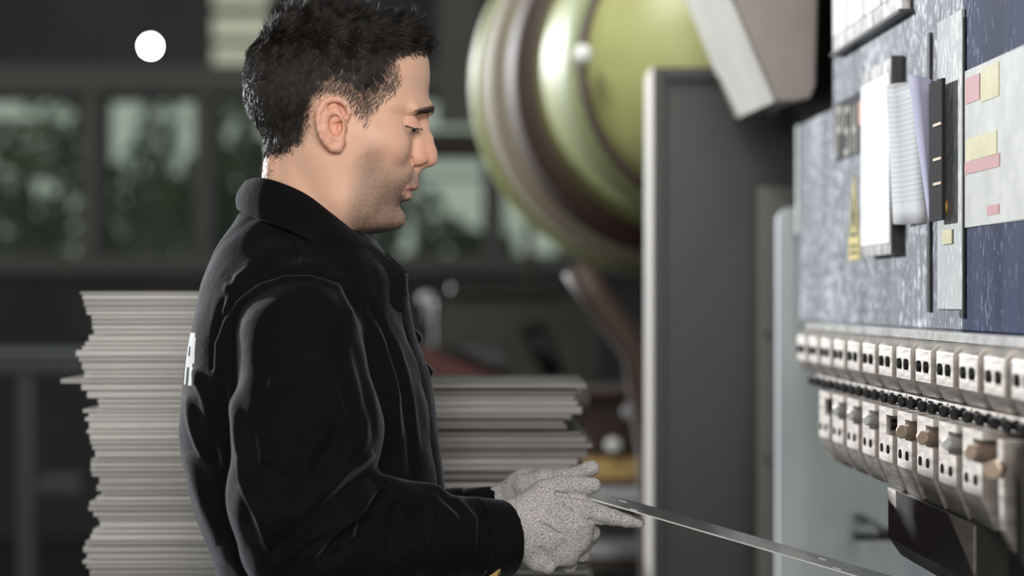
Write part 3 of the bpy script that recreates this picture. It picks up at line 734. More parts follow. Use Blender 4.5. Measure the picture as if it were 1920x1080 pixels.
for (a, c) in [(.118, .10 + .55), (.150, .12), (.695, .65), (.722, .15)]:  # bright glints at the slots, drawn as raised white chips
    p = sp_(a, c) + up * 1.05; du = ax.normalized() * .0042; dw = Vector((0, .0035, 0))
    b = MB(); b.prism([p - du - dw, p + du - dw, p + du + dw, p - du + dw], [q + Vector((0, 0, .0004)) for q in (p - du - dw, p + du - dw, p + du + dw, p - du + dw)]); b.build('slot_glint', M['white'], e)

#@@PERSON@@
# ------------------------------------------------------------------ the man: implicit surfaces meshed with surface nets
def I(u, v, w):
    """image pixel (u, v) at offset w (in pixels, + away) -> figure coordinates"""
    k = (D0 + w * S) / D0
    return np.array([960 + (u - 960) * k, HY + (v - HY) * k, w], dtype=np.float32)
def to_world(p):
    p = np.asarray(p); return np.stack([(p[..., 0] - 960) * S, D0 + p[..., 2] * S, HC - (p[..., 1] - HY) * S], -1)
def to_img(p):
    k = (D0 + p[..., 2] * S) / D0
    return 960 + (p[..., 0] - 960) / k, HY + (p[..., 1] - HY) / k

class Vol:
    def __init__(s, lo, hi, h):
        s.lo = np.array(lo, float); s.h = h
        s.n = [int((hi[i] - lo[i]) / h) + 1 for i in range(3)]
        s.F = np.full(s.n, 1e3, np.float32)
        s.ax = [np.arange(s.n[i], dtype=np.float32) * h + lo[i] for i in range(3)]
    def sub(s, lo, hi):
        sl = []
        for i in range(3):
            a = max(0, int(math.floor((lo[i] - s.lo[i]) / s.h))); b = min(s.n[i], int(math.ceil((hi[i] - s.lo[i]) / s.h)) + 1)
            if a >= b: return None, None
            sl.append(slice(a, b))
        g = (s.ax[0][sl[0]][:, None, None], s.ax[1][sl[1]][None, :, None], s.ax[2][sl[2]][None, None, :])
        return tuple(sl), g
    def op(s, fn, lo, hi, k, mode='u'):
        sl, g = s.sub(lo, hi)
        if sl is None: return
        d = fn(*g).astype(np.float32); A = s.F[sl]
        if mode == 'u':
            if k > 0:
                h = np.clip(.5 + .5 * (A - d) / k, 0, 1); R = A + (d - A) * h - k * h * (1 - h)
            else: R = np.minimum(A, d)
        elif mode == 's':
            if k > 0:
                h = np.clip(.5 - .5 * (A + d) / k, 0, 1); R = A + (-d - A) * h + k * h * (1 - h)
            else: R = np.maximum(A, -d)
        elif mode == 'i':
            R = np.maximum(A, d)
        s.F[sl] = R
    def cap(s, a, b, ra, rb, k=10, mode='u', flat=None, m=None):
        """tapered capsule; flat=(axis vector, factor) squashes the distance along that axis"""
        a = np.asarray(a, np.float32); b = np.asarray(b, np.float32); ab = b - a; L2 = float(ab @ ab) + 1e-6
        R = max(ra, rb); mm = (m if m is not None else k * 1.2 + 4)
        def fn(U, V, W):
            pu, pv, pw = U - a[0], V - a[1], W - a[2]
            t = np.clip((pu * ab[0] + pv * ab[1] + pw * ab[2]) / L2, 0, 1)
            du, dv, dw = pu - t * ab[0], pv - t * ab[1], pw - t * ab[2]
            r = ra + (rb - ra) * t
            if flat is not None:
                ax, f = flat; q = du * ax[0] + dv * ax[1] + dw * ax[2]
                d2 = du * du + dv * dv + dw * dw + q * q * (f * f - 1)
                return (np.sqrt(np.maximum(d2, 0)) - r) / (1 + (f - 1) * .5)
            return np.sqrt(du * du + dv * dv + dw * dw) - r
        s.op(fn, np.minimum(a, b) - R - mm, np.maximum(a, b) + R + mm, k, mode)
    def chain(s, pts, k=6, mode='u', flat=None, m=None):
        for (p, r), (q, r2) in zip(pts[:-1], pts[1:]): s.cap(p, q, r, r2, k, mode, flat, m)
    def ell(s, c, r, k=10, mode='u', rot=0.0, m=None, rotw=0.0):
        """ellipsoid; rot turns it in the u-v plane, rotw in the u-w plane (degrees)"""
        c = np.asarray(c, np.float32); cr, sr = math.cos(math.radians(rot)), math.sin(math.radians(rot))
        cw, sw = math.cos(math.radians(rotw)), math.sin(math.radians(rotw))
        R = max(r); mm = (m if m is not None else k * 1.2 + 4)
        def fn(U, V, W):
            pu, pv, pw = U - c[0], V - c[1], W - c[2]
            pu, pw = pu * cw + pw * sw, -pu * sw + pw * cw
            qu, qv = pu * cr + pv * sr, -pu * sr + pv * cr
            a, b_, c_ = qu / r[0], qv / r[1], pw / r[2]
            k0 = np.sqrt(a * a + b_ * b_ + c_ * c_)
            k1 = np.sqrt((a / r[0]) ** 2 + (b_ / r[1]) ** 2 + (c_ / r[2]) ** 2) + 1e-6
            return k0 * (k0 - 1) / k1
        s.op(fn, c - R - mm, c + R + mm, k, mode)
    def nets(s):
        F = s.F; ins = F < 0; nx, ny, nz = s.n
        c = ins[:-1, :-1, :-1].astype(np.int8)
        cnt = np.zeros((nx - 1, ny - 1, nz - 1), np.int8)
        for i in (0, 1):
            for j in (0, 1):
                for k in (0, 1): cnt += ins[i:nx - 1 + i, j:ny - 1 + j, k:nz - 1 + k]
        act = (cnt > 0) & (cnt < 8); idx = np.full(act.shape, -1, np.int64)
        ci, cj, ck = np.nonzero(act); nv = len(ci); idx[ci, cj, ck] = np.arange(nv)
        acc = np.zeros((nv, 3)); num = np.zeros(nv)
        corners = [(i, j, k) for i in (0, 1) for j in (0, 1) for k in (0, 1)]
        val = {q: F[ci + q[0], cj + q[1], ck + q[2]].astype(np.float64) for q in corners}
        for q in corners:
            for a in range(3):
                if q[a] == 0:
                    p = list(q); p[a] = 1; p = tuple(p)
                    f0, f1 = val[q], val[p]; x = (f0 < 0) != (f1 < 0)
                    t = np.where(x, f0 / np.where(x, f0 - f1, 1), 0)
                    for b in range(3):
                        acc[:, b] += np.where(x, q[b] + (t if b == a else 0), 0)
                    num += x
        V = (np.stack([ci, cj, ck], 1) + acc / num[:, None]) * s.h + s.lo
        quads = []
        for a in range(3):
            sl0 = [slice(None)] * 3; sl1 = [slice(None)] * 3; sl0[a] = slice(0, -1); sl1[a] = slice(1, None)
            A = ins[tuple(sl0)]; B = ins[tuple(sl1)]; x = A != B
            b, c2 = [(1, 2), (2, 0), (0, 1)][a]
            e = np.array(np.nonzero(x)).T
            ok = (e[:, b] > 0) & (e[:, c2] > 0) & (e[:, b] < s.n[b] - 1) & (e[:, c2] < s.n[c2] - 1); e = e[ok]
            d_b = np.zeros(3, int); d_b[b] = 1; d_c = np.zeros(3, int); d_c[c2] = 1
            q0 = idx[tuple(e.T)]; q1 = idx[tuple((e - d_b).T)]; q2 = idx[tuple((e - d_b - d_c).T)]; q3 = idx[tuple((e - d_c).T)]
            inside = A[tuple(e.T)]
            Q = np.stack([q0, q1, q2, q3], 1); Q[~inside] = Q[~inside][:, ::-1]
            quads.append(Q)
        Q = np.concatenate(quads); Q = Q[(Q >= 0).all(1)]
        return V, Q[:, ::-1]      # v axis points down, so the world handedness flips

def vnormals(V, Q):
    d1 = V[Q[:, 2]] - V[Q[:, 0]]; d2 = V[Q[:, 3]] - V[Q[:, 1]]; n = np.cross(d1, d2)
    N = np.zeros_like(V)
    for k in range(4): np.add.at(N, Q[:, k], n)
    N /= np.linalg.norm(N, axis=1)[:, None] + 1e-12
    return N
def keep_largest(V, Q):
    return V, Q
def relax(V, Q, it=2, lam=.5):
    for _ in range(it):
        A = np.zeros_like(V); c = np.zeros(len(V))
        for a, b in ((0, 1), (1, 2), (2, 3), (3, 0)):
            np.add.at(A, Q[:, a], V[Q[:, b]]); np.add.at(c, Q[:, a], 1)
            np.add.at(A, Q[:, b], V[Q[:, a]]); np.add.at(c, Q[:, b], 1)
        V = V * (1 - lam) + lam * A / c[:, None]
    return V
def sstep(a, b, x):
    t = np.clip((x - a) / (b - a), 0, 1); return t * t * (3 - 2 * t)
def seg_dist(u, v, poly):
    """distance of points to a 2D polyline and the parameter 0..1 along it"""
    best = np.full(u.shape, 1e9); par = np.zeros(u.shape)
    n = len(poly) - 1
    for i in range(n):
        (x0, y0), (x1, y1) = poly[i][:2], poly[i + 1][:2]
        dx, dy = x1 - x0, y1 - y0; t = np.clip(((u - x0) * dx + (v - y0) * dy) / (dx * dx + dy * dy + 1e-9), 0, 1)
        d = np.hypot(u - x0 - t * dx, v - y0 - t * dy); m = d < best
        best[m] = d[m]; par[m] = (i + t[m]) / n
    return best, par
def in_poly(u, v, poly):
    ins = np.zeros(u.shape, bool); n = len(poly)
    for i in range(n):
        x0, y0 = poly[i]; x1, y1 = poly[(i + 1) % n]
        c = ((y0 > v) != (y1 > v)) & (u < (x1 - x0) * (v - y0) / (y1 - y0 + 1e-12) + x0)
        ins ^= c
    return ins
def setattr_f(o, name, val):
    a = o.data.attributes.new(name, 'FLOAT', 'POINT'); a.data.foreach_set('value', np.asarray(val, np.float32))
def attr_node(m, name):
    n = m.node_tree.nodes.new('ShaderNodeAttribute'); n.attribute_name = name; return n.outputs['Fac']

person = empty('person', (0, 0, 0), 'person in a black collared work jacket and speckled gloves, looking down at a metal strip', 'person')
person.location = (float((600 - 960) * S), D0, 0)

# ---- head and neck
H = Vol((446, -10, -160), (836, 560, 160), 2.0)
# cranium
H.ell((612, 150, 0), (143, 137, 127), 0)
H.ell((590, 170, 0), (124, 118, 122), 30, rot=20)
tab = np.array([
 # v   xf   cx   wf   nf
 (60, 768, 630, 100), (85, 791, 632, 110), (100, 800, 632, 114), (112, 804, 634, 116), (130, 806, 636, 117), (150, 806, 640, 117), (167, 804, 642, 116),
 (182, 804, 644, 115), (196, 806, 646, 115), (204, 806, 646, 115), (212, 800, 646, 115), (222, 789, 645, 115), (240, 782, 645, 116), (260, 779, 645, 116),
 (280, 777, 645, 114), (300, 776, 645, 111), (315, 777, 645, 108), (326, 778, 645, 106), (340, 776, 645, 104), (352, 770, 645, 102), (366, 760, 646, 99), (378, 752, 648, 97),
 (388, 748, 650, 94), (396, 749, 654, 90), (410, 750, 660, 84), (420, 747, 664, 77), (428, 738, 666, 68), (433, 724, 666, 56), (437, 700, 668, 38), (440, 675, 668, 8)], float)
vv = np.arange(40, 445, 1.0)
def curve(col):
    y = np.interp(vv, tab[:, 0], tab[:, col]); k = np.array([1, 2, 3, 2, 1.]) / 9
    return np.convolve(np.pad(y, 2, mode='edge'), k, 'valid')
XF, CX, WF = curve(1), curve(2), curve(3)
xb_t = np.array([(40, 560), (100, 540), (240, 540), (290, 570), (330, 588), (370, 606), (400, 624), (430, 650), (445, 668)], float)
XB = np.interp(vv, xb_t[:, 0], xb_t[:, 1])
def face(U, V, W):
    v1 = V.ravel(); xf = np.interp(v1, vv, XF)[None, :, None]; cx = np.interp(v1, vv, CX)[None, :, None]; wf = np.interp(v1, vv, WF)[None, :, None]; xb = np.interp(v1, vv, XB)[None, :, None]
    du = U - cx; a = np.where(du > 0, xf - cx, cx - xb)
    n = np.where(du > 0, 2.15, 2.3)
    rho = ((np.abs(du) / a) ** n + (np.abs(W) / wf) ** n) ** (1 / n)
    d = (rho - 1) * np.minimum(wf, 80) * .9 + 0 * a
    d = np.maximum(d, (60 - V)); d = np.maximum(d, (V - 440) * 1.0)
    return d
H.op(face, (500, 50, -150), (836, 446, 150), 22)
# neck and shoulders stub
H.cap((604, 300, 0), (578, 437, 0), 97, 94, 44, m=60)
H.cap((578, 437, 0), (560, 560, 0), 94, 118, 24)
H.ell(I(520, 332, 0), (26, 70, 60), 20)
# sternomastoid muscle hints
for sgn in (-1, 1):
    H.cap(I(612, 310, sgn * 70), I(640, 480, sgn * 50), 22, 22, 40)
    # cheek bone, brow ridge, temple hollow
    H.ell(I(718, 268, sgn * 74), (42, 30, 26), 34, rot=14)
    H.cap(I(800, 206, sgn * 14), I(776, 205, sgn * 64), 11.5, 10, 14)
    H.ell(I(724, 180, sgn * 118), (34, 40, 12), 18, mode='s')
    # jaw angle mass and cheek
    H.ell(I(660, 370, sgn * 72), (44, 40, 26), 24)
    H.ell(I(705, 350, sgn * 116), (30, 36, 10), 26, mode='s')
    # eye socket
    H.ell(I(802, 236, sgn * 38), (20, 15, 22), 12, mode='s')
    H.ell(I(784, 244, sgn * 62), (13, 11, 20), 12, mode='s')
    H.ell(I(792, 218, sgn * 50), (12, 5, 20), 8, mode='s')
    # lids: ball with a crease above
    H.ell(I(765, 233.5, sgn * 47), (20.5, 15, 21.5), 9)
    H.chain([(I(791, 224, sgn * 40), 1.8), (I(790, 219, sgn * 50), 1.8), (I(778, 216, sgn * 64), 1.6), (I(764, 220, sgn * 74), 1.2)], 3, mode='s')
    # slit between the lids
    H.chain([(I(789, 242, sgn * 38), 2.8), (I(787, 243.5, sgn * 50), 3.2), (I(779, 242.5, sgn * 61), 3.0), (I(766, 238, sgn * 70), 2.0)], 2, mode='s')
    # rolled edge of the upper lid
    H.chain([(I(789, 238, sgn * 42), 2.6), (I(787, 239.5, sgn * 53), 2.8), (I(777, 238, sgn * 64), 2.6), (I(763, 234, sgn * 72), 2.0)], 3)
    # nose wing
    H.ell(I(785, 299, sgn * 19), (16, 11.5, 10), 5, rot=-8)
    H.cap(I(772, 288, sgn * 25), I(771, 306, sgn * 27), 1.8, 2.0, 5, mode='s')
# nose
H.chain([((793, 214, 0), 10), ((792, 238, 0), 11), ((798, 262, 0), 13), ((802, 285, 0), 15.5), ((805.5, 297, 0), 15.5)], 9)
for sgn in (-1, 1): H.cap((786, 246, sgn * 8), (786, 290, sgn * 16), 12, 12, 12)
H.cap((800, 304, 0), (784, 314, 0), 8.5, 8, 6)
for sgn in (-1, 1):
    H.ell(I(796, 311.5, sgn * 15), (8, 4.2, 7), 2.5, mode='s', rot=-12)
# philtrum and lips
H.cap((776, 326, 0), (772, 344, 0), 10, 12, 10)
for sgn in (-1, 1):
    H.chain([(I(776, 347, 0), 8.5), (I(773, 347, sgn * 14), 7.5), (I(762, 350, sgn * 28), 5), (I(750, 353, sgn * 38), 3)], 6)
    H.chain([(I(762.5, 368, 0), 9), (I(760, 367, sgn * 14), 8), (I(753, 361, sgn * 28), 5), (I(747, 355, sgn * 37), 3)], 7)
    H.chain([(I(788, 357.5, 0), 1.6), (I(778, 357, sgn * 10), 1.8), (I(768, 356, sgn * 22), 1.8), (I(756, 354, sgn * 34), 1.6), (I(748, 353, sgn * 42), 1.6)], 2.5, mode='s')
H.cap((768, 386, 0), (762, 387, 30), 5, 4, 12, mode='s'); H.cap((768, 386, 0), (762, 387, -30), 5, 4, 12, mode='s')
# chin
H.ell((735, 410, 0), (26, 20, 30), 12)
# ears
for sgn in (-1, 1):
    E = lambda u, v, w, sgn=sgn: I(u, v, sgn * w)
    H.ell(E(620, 236, 124), (27, 50, 10), 6, rot=-10, rotw=sgn * 16)
    hel = [(648, 226, 119, 5), (655, 210, 124, 5), (649, 195, 128, 5.5), (636, 187, 132, 5.5), (620, 186, 135, 6), (607, 193, 139, 6), (598.5, 207, 142, 6), (596.5, 225, 143, 5.6), (598.5, 243, 142, 5), (604, 257, 139, 5), (612, 268, 135, 5.5), (623, 278, 131, 6.5), (634, 280, 127, 6.5)]
    H.chain([(E(a, b, c), r) for a, b, c, r in hel], 3)
    H.chain([(E(634, 276, 127), 8), (E(640, 268, 123), 8)], 6)
    H.chain([(E(606, 205, 137), 9), (E(606, 225, 137), 9), (E(607, 243, 136), 9), (E(617, 262, 131), 9)], 5)
    # groove inside the helix
    H.chain([(E(640, 199, 138), 3.2), (E(626, 196, 141), 3.4), (E(613, 201, 145), 3.4), (E(605, 215, 148), 3.2), (E(603.5, 232, 149), 2.6), (E(607, 244, 148), 1.4)], 3, mode='s')
    # antihelix
    H.chain([(E(629, 205, 130), 4), (E(617, 213, 134), 5), (E(611, 225, 137), 5), (E(611, 240, 137), 5), (E(618, 254, 134), 5.5), (E(630, 260, 130), 5)], 5)
    # concha bowl, canal
    H.ell(E(629, 236, 133), (13, 19, 11), 4, mode='s', rot=-12)
    H.cap(E(637, 228, 128), E(639, 240, 122), 5.5, 7.5, 3, mode='s')
    H.chain([(E(618, 224, 134), 3), (E(630, 219, 130), 3), (E(640, 215, 127), 2.4)], 3, mode='s')
    # crus and tragus
    H.chain([(E(626, 228, 125), 3), (E(638, 223, 125), 4), (E(648, 222, 121), 5)], 4)
    H.ell(E(645, 240, 121), (5.5, 9, 7), 4)
    H.ell(E(640, 252, 126), (6, 5, 5), 4)
Vh, Qh = H.nets(); Vh = relax(Vh, Qh, 1, .45); Nh = vnormals(Vh, Qh)
iu, iv = to_img(Vh); aw = np.abs(Vh[:, 2])
# side coordinates used for painting regions are those of the near side seen in profile
ku = (D0 - aw * S) / D0; su = 960 + (Vh[:, 0] - 960) / ku; sv = HY + (Vh[:, 1] - HY) / ku
hair_poly = [(440, -60), (840, -60), (840, 100), (812, 108), (790, 108), (768, 109), (748, 117), (750, 132), (752, 153), (739, 175), (715, 190), (699, 214), (687, 236), (674, 213), (660, 196), (645, 182), (623, 176), (600, 184), (588, 215), (582, 250), (570, 276), (538, 292), (500, 302), (430, 300)]
def hair_region(u, v):
    d, _ = seg_dist(u, v, hair_poly[3:-1]); ins = in_poly(u, v, hair_poly); return np.where(ins, d, -d)
hd = hair_region(su, sv)
ear_m = (np.hypot((su - 622) / 36, (sv - 236) / 56) < 1) & (aw > 116)
hd = np.where(ear_m, -30, hd)
fade_z = sstep(585, 612, su) * sstep(105, 135, sv)
scalp = (1 - fade_z) * sstep(-2, 24, hd) * .97 + fade_z * (.10 * sstep(-4, 14, hd) + .87 * sstep(24, 62, hd))
# beard density (real stubble colour)
jaw_poly = [(690, 262), (676, 300), (664, 340), (668, 380), (700, 420), (745, 425)]
b1 = sstep(655, 700, su + .25 * (sv - 300)) * sstep(238, 330, sv - .20 * (700 - su)) * (1 - sstep(432, 452, sv))
cheek = np.exp(-(((su - 745) / 34) ** 2 + ((sv - 296) / 36) ** 2) * 1.0)
beard = b1 * (1 - .95 * np.clip(cheek * 1.3, 0, 1)) 
beard *= 1 - sstep(722, 748, su) * (1 - sstep(304, 332, sv))
under = sstep(600, 660, su) * sstep(395, 420, sv) * .5
beard = np.clip(np.maximum(beard, under * (sv < 470)), 0, 1)
must = np.exp(-(((su - 770) / 16) ** 2 + ((sv - 334) / 10) ** 2)) * (aw < 60); beard = np.maximum(beard, .9 * must * (aw > 3))
lipm = np.zeros(len(Vh))
dl, _ = seg_dist(su, sv, [(790, 350), (775, 354), (762, 353), (752, 353.5)])
dl2, _ = seg_dist(su, sv, [(778, 366), (766, 364), (752, 354)])
lipm = np.maximum(1 - sstep(2.5, 6, dl), 1 - sstep(5, 10, dl2)) * (aw < 40) * sstep(748, 760, su)
beard *= (1 - lipm); beard = np.where(ear_m, 0, beard)
# redness of nose, ears, cheeks
red = .55 * np.exp(-(((su - 772) / 22) ** 2 + ((sv - 228) / 12) ** 2)) * (aw > 20) + np.exp(-(((su - 800) / 26) ** 2 + ((sv - 292) / 26) ** 2)) + .8 * ear_m + .35 * np.exp(-(((su - 735) / 40) ** 2 + ((sv - 285) / 30) ** 2))
brow_d, brow_t = seg_dist(su, sv, [(812, 205), (801, 206), (789, 208), (777, 210.5), (764, 213)])

skin = bpy.data.materials.new('skin'); skin.use_nodes = True
N = skin.node_tree.nodes; L = skin.node_tree.links; b = N['Principled BSDF']
b.inputs['Roughness'].default_value = .48; b.inputs['Specular IOR Level'].default_value = .35
b.inputs['Subsurface Weight'].default_value = .12; b.inputs['Subsurface Radius'].default_value = (1.0, .35, .18); b.inputs['Subsurface Scale'].default_value = .004
def mixc(fac, A, B, amt=1.0):
    mx = N.new('ShaderNodeMix'); mx.data_type = 'RGBA'
    if amt != 1.0:
        mt = N.new('ShaderNodeMath'); mt.operation = 'MULTIPLY'; mt.inputs[1].default_value = amt; L.new(fac, mt.inputs[0]); fac = mt.outputs[0]
    L.new(fac, mx.inputs['Factor'])
    if isinstance(A, tuple): mx.inputs['A'].default_value = (*A, 1)
    else: L.new(A, mx.inputs['A'])
    if isinstance(B, tuple): mx.inputs['B'].default_value = (*B, 1)
    else: L.new(B, mx.inputs['B'])
    return mx.outputs['Result']
tc = N.new('ShaderNodeTexCoord')
nz = N.new('ShaderNodeTexNoise'); nz.inputs['Scale'].default_value = 1500; nz.inputs['Detail'].default_value = 2; L.new(tc.outputs['Object'], nz.inputs['Vector'])
nz2 = N.new('ShaderNodeTexNoise'); nz2.inputs['Scale'].default_value = 30; nz2.inputs['Detail'].default_value = 4; L.new(tc.outputs['Object'], nz2.inputs['Vector'])
base = mixc(nz2.outputs['Fac'], (.68, .405, .285), (.76, .475, .345))
base = mixc(attr_node(skin, 'red'), base, (.74, .33, .24), .55)
base = mixc(attr_node(skin, 'lip'), base, (.50, .24, .20), .75)
bs = N.new('ShaderNodeMapRange'); bs.inputs['From Min'].default_value = .35; bs.inputs['From Max'].default_value = .65; bs.inputs['To Min'].default_value = .6; bs.inputs['To Max'].default_value = 1.0
L.new(nz.outputs['Fac'], bs.inputs[0])
bm_ = N.new('ShaderNodeMath'); bm_.operation = 'MULTIPLY'; L.new(bs.outputs[0], bm_.inputs[0]); L.new(attr_node(skin, 'beard'), bm_.inputs[1])
base = mixc(bm_.outputs[0], base, (.16, .12, .095), .80)
base = mixc(attr_node(skin, 'brow'), base, (.10, .06, .045), .8)
nz3 = N.new('ShaderNodeTexNoise'); nz3.inputs['Scale'].default_value = 160; nz3.inputs['Detail'].default_value = 3; L.new(tc.outputs['Object'], nz3.inputs['Vector'])
fm = N.new('ShaderNodeMath'); fm.operation = 'MULTIPLY'; L.new(nz3.outputs['Fac'], fm.inputs[0]); L.new(attr_node(skin, 'fade'), fm.inputs[1])
base = mixc(fm.outputs[0], base, (.10, .068, .052), 1.15)
base = mixc(attr_node(skin, 'scalp'), base, (.010, .008, .007))
L.new(base, b.inputs['Base Color'])
bp = N.new('ShaderNodeBump'); bp.inputs['Strength'].default_value = .12; bp.inputs['Distance'].default_value = .0006
L.new(nz.outputs['Fac'], bp.inputs['Height']); L.new(bp.outputs[0], b.inputs['Normal'])

# ---- coarse body below the clothes, joined to the head so that the body is one mesh
B = Vol((360, 420, -400), (1130, 3000, 400), 9)
B.cap((568, 520, 0), (562, 700, 0), 105, 130, 40); B.ell((565, 700, 0), (150, 210, 210), 40); B.ell((590, 960, 0), (145, 230, 195), 50); B.ell((612, 1330, 0), (165, 170, 215), 60)
for sgn in (-1, 1):
    B.chain([((560, 600, sgn * 225), 66), ((560, 640, sgn * 270), 60)], 30)
    B.chain([((615, 1420, sgn * 110), 120), ((635, 2120, sgn * 130), 78), ((628, 2200, sgn * 132), 80), ((600, 2440, sgn * 140), 76), ((600, 2870, sgn * 150), 48)], 30)
    B.chain([((600, 2880, sgn * 150), 50), ((720, 2965, sgn * 165), 36)], 20)
near_arm = [(I(566, 620, -235), 56), (I(565, 990, -285), 46), (I(950, 1005, -115), 32)]
far_arm = [(I(560, 620, 235), 56), (I(600, 1000, 285), 46), (I(925, 948, 62), 27)]
B.chain(near_arm, 20); B.chain(far_arm, 20)
Vb, Qb = B.nets(); Vb = relax(Vb, Qb, 1)
n0_ = len(Vh); Vall = np.concatenate([Vh, Vb]); Qall = np.concatenate([Qh, Qb + n0_])
body = mesh_np('body', to_world(Vall), Qall, skin, person)
pad = lambda a: np.concatenate([np.asarray(a, float), np.zeros(len(Vb))])
setattr_f(body, 'red', pad(np.clip(red, 0, 1))); setattr_f(body, 'lip', pad(lipm)); setattr_f(body, 'beard', pad(beard))
setattr_f(body, 'fade', pad(fade_z * sstep(-3, 14, hd))); setattr_f(body, 'scalp', pad(scalp)); setattr_f(body, 'brow', pad((1 - sstep(3, 7, brow_d)) * (1 - sstep(.35, .8, brow_t)) * .9))

# eyeballs
eye_m = mat('eye', (.30, .25, .22), .12)
for sgn in (-1, 1):
    c = to_world(I(765, 236, sgn * 47)); mb = MB(); mb.sphere(c, 17.8 * S, 24, 16); mb.build('eyeball', eye_m, person, smooth=True)
    c2 = to_world(I(770.3, 238.8, sgn * 49.9)); mb = MB(); mb.sphere(c2, 11.8 * S, 16, 12); mb.build('iris', mat('iris_%d' % (sgn + 2), (.03, .018, .012), .1), person, smooth=True)

# ---- hair strands
hair_m = bpy.data.materials.new('dark_hair'); hair_m.use_nodes = True
hb = hair_m.node_tree.nodes['Principled BSDF']; hb.inputs['Base Color'].default_value = (.016, .0115, .009, 1); hb.inputs['Roughness'].default_value = .46
hb.inputs['Specular IOR Level'].default_value = .6
def strands(name, roots, dirs, bends, lens, rad, m, nseg=4, parent=None, taper=.25, curl=None):
    """each strand a three sided tapering tube; all arrays in figure px units"""
    n = len(roots); T = np.linspace(0, 1, nseg + 1)
    P_ = roots[:, None, :] + dirs[:, None, :] * (lens[:, None] * T[None, :])[..., None] + bends[:, None, :] * (lens[:, None] * T[None, :] ** 2)[..., None]
    if curl is not None:
        amp, ph, a1, a2 = curl
        P_ += (a1[:, None, :] * np.sin(T[None, :] * 6 + ph[:, None])[..., None] + a2[:, None, :] * np.cos(T[None, :] * 6 + ph[:, None])[..., None]) * (amp[:, None] * T[None, :])[..., None]
    W_ = to_world(P_)
    tan = np.gradient(W_, axis=1); tan /= np.linalg.norm(tan, axis=2)[..., None] + 1e-12
    ref = rng.normal(size=(n, 1, 3)); a = np.cross(tan, ref); a /= np.linalg.norm(a, axis=2)[..., None] + 1e-12; b = np.cross(tan, a)
    R = (rad * S * (1 - (1 - taper) * T ** 1.5))[None, :, None]
    rings = [W_ + (a * math.cos(k * 2.0944) + b * math.sin(k * 2.0944)) * R for k in range(3)]
    V = np.stack(rings, 2).reshape(-1, 3)
    base = (np.arange(n) * (nseg + 1) * 3)[:, None]; fs = []
    for j in range(nseg):
        for k in range(3):
            k2 = (k + 1) % 3
            fs.append(np.concatenate([base + j * 3 + k, base + j * 3 + k2, base + (j + 1) * 3 + k2, base + (j + 1) * 3 + k], 1))
    return mesh_np(name, V, np.concatenate(fs), m, parent)
def sample(V, Q, weight, n):
    """area weighted samples on quads"""
    w4 = weight[Q].mean(1); A = np.linalg.norm(np.cross(V[Q[:, 2]] - V[Q[:, 0]], V[Q[:, 3]] - V[Q[:, 1]]), axis=1); p = w4 * A; p /= p.sum()
    i = rng.choice(len(Q), n, p=p); s, t = rng.random((2, n, 1)); q = V[Q[i]]
    pt = (q[:, 0] * (1 - s) + q[:, 1] * s) * (1 - t) + (q[:, 3] * (1 - s) + q[:, 2] * s) * t
    return pt, i
dens = np.where(hd > -3, np.clip(.15 + hd / 30, .12, 1), 0); dens = np.where(fade_z > 0, dens * (1 - fade_z) + fade_z * np.where(hd > -2, .07 + .93 * sstep(22, 60, hd), 0), dens); dens[Vh[:, 1] > 330] = 0
pt, fi = sample(Vh, Qh, dens, 56000)
nn = Nh[Qh[fi, 0]].copy()
# the normal arrays are in figure axes; make sure they point outwards
cen = np.array([620, 170, 0.]); flip = ((pt - cen) * nn).sum(1) < 0; nn[flip] *= -1
kk = (D0 - np.abs(pt[:, 2]) * S) / D0; pu = 960 + (pt[:, 0] - 960) / kk; pv = HY + (pt[:, 1] - HY) / kk
hr = hair_region(pu, pv)
top = sstep(110, 40, pv) * sstep(0, 25, hr)                 # long top
front = sstep(640, 770, pu) * top
flow = np.zeros_like(pt)
back = sstep(620, 500, pu)
flow[:, 0] = -.15 - .25 * back + .75 * sstep(640, 740, pu) ; flow[:, 1] = 1.0
flow[:, 0] = np.where(pv > 150, np.where(pu > 650, .25, -.05), flow[:, 0])
tf = np.stack([.75 - .1 * front, -.3 - .45 * front, np.sign(pt[:, 2]) * .1], 1)
flow = flow * (1 - top[:, None]) + tf * top[:, None]
flow += rng.normal(0, .22, flow.shape)
flow -= nn * (flow * nn).sum(1)[:, None]; flow /= np.linalg.norm(flow, axis=1)[:, None]
L_h = 4 + 11 * sstep(0, 45, hr) + 5 * rng.random(len(pt)); L_h = L_h * (1 - top) + top * (26 + 32 * front + 8 * rng.random(len(pt)))
L_h *= np.where(hr < 10, .7, 1)
lift = .35 + .35 * top + .85 * front + .2 * sstep(560, 480, pu)
d_ = nn * lift[:, None] + flow; d_ /= np.linalg.norm(d_, axis=1)[:, None]
bend = -nn * (.18 + .1 * top)[:, None] + rng.normal(0, .12, pt.shape)
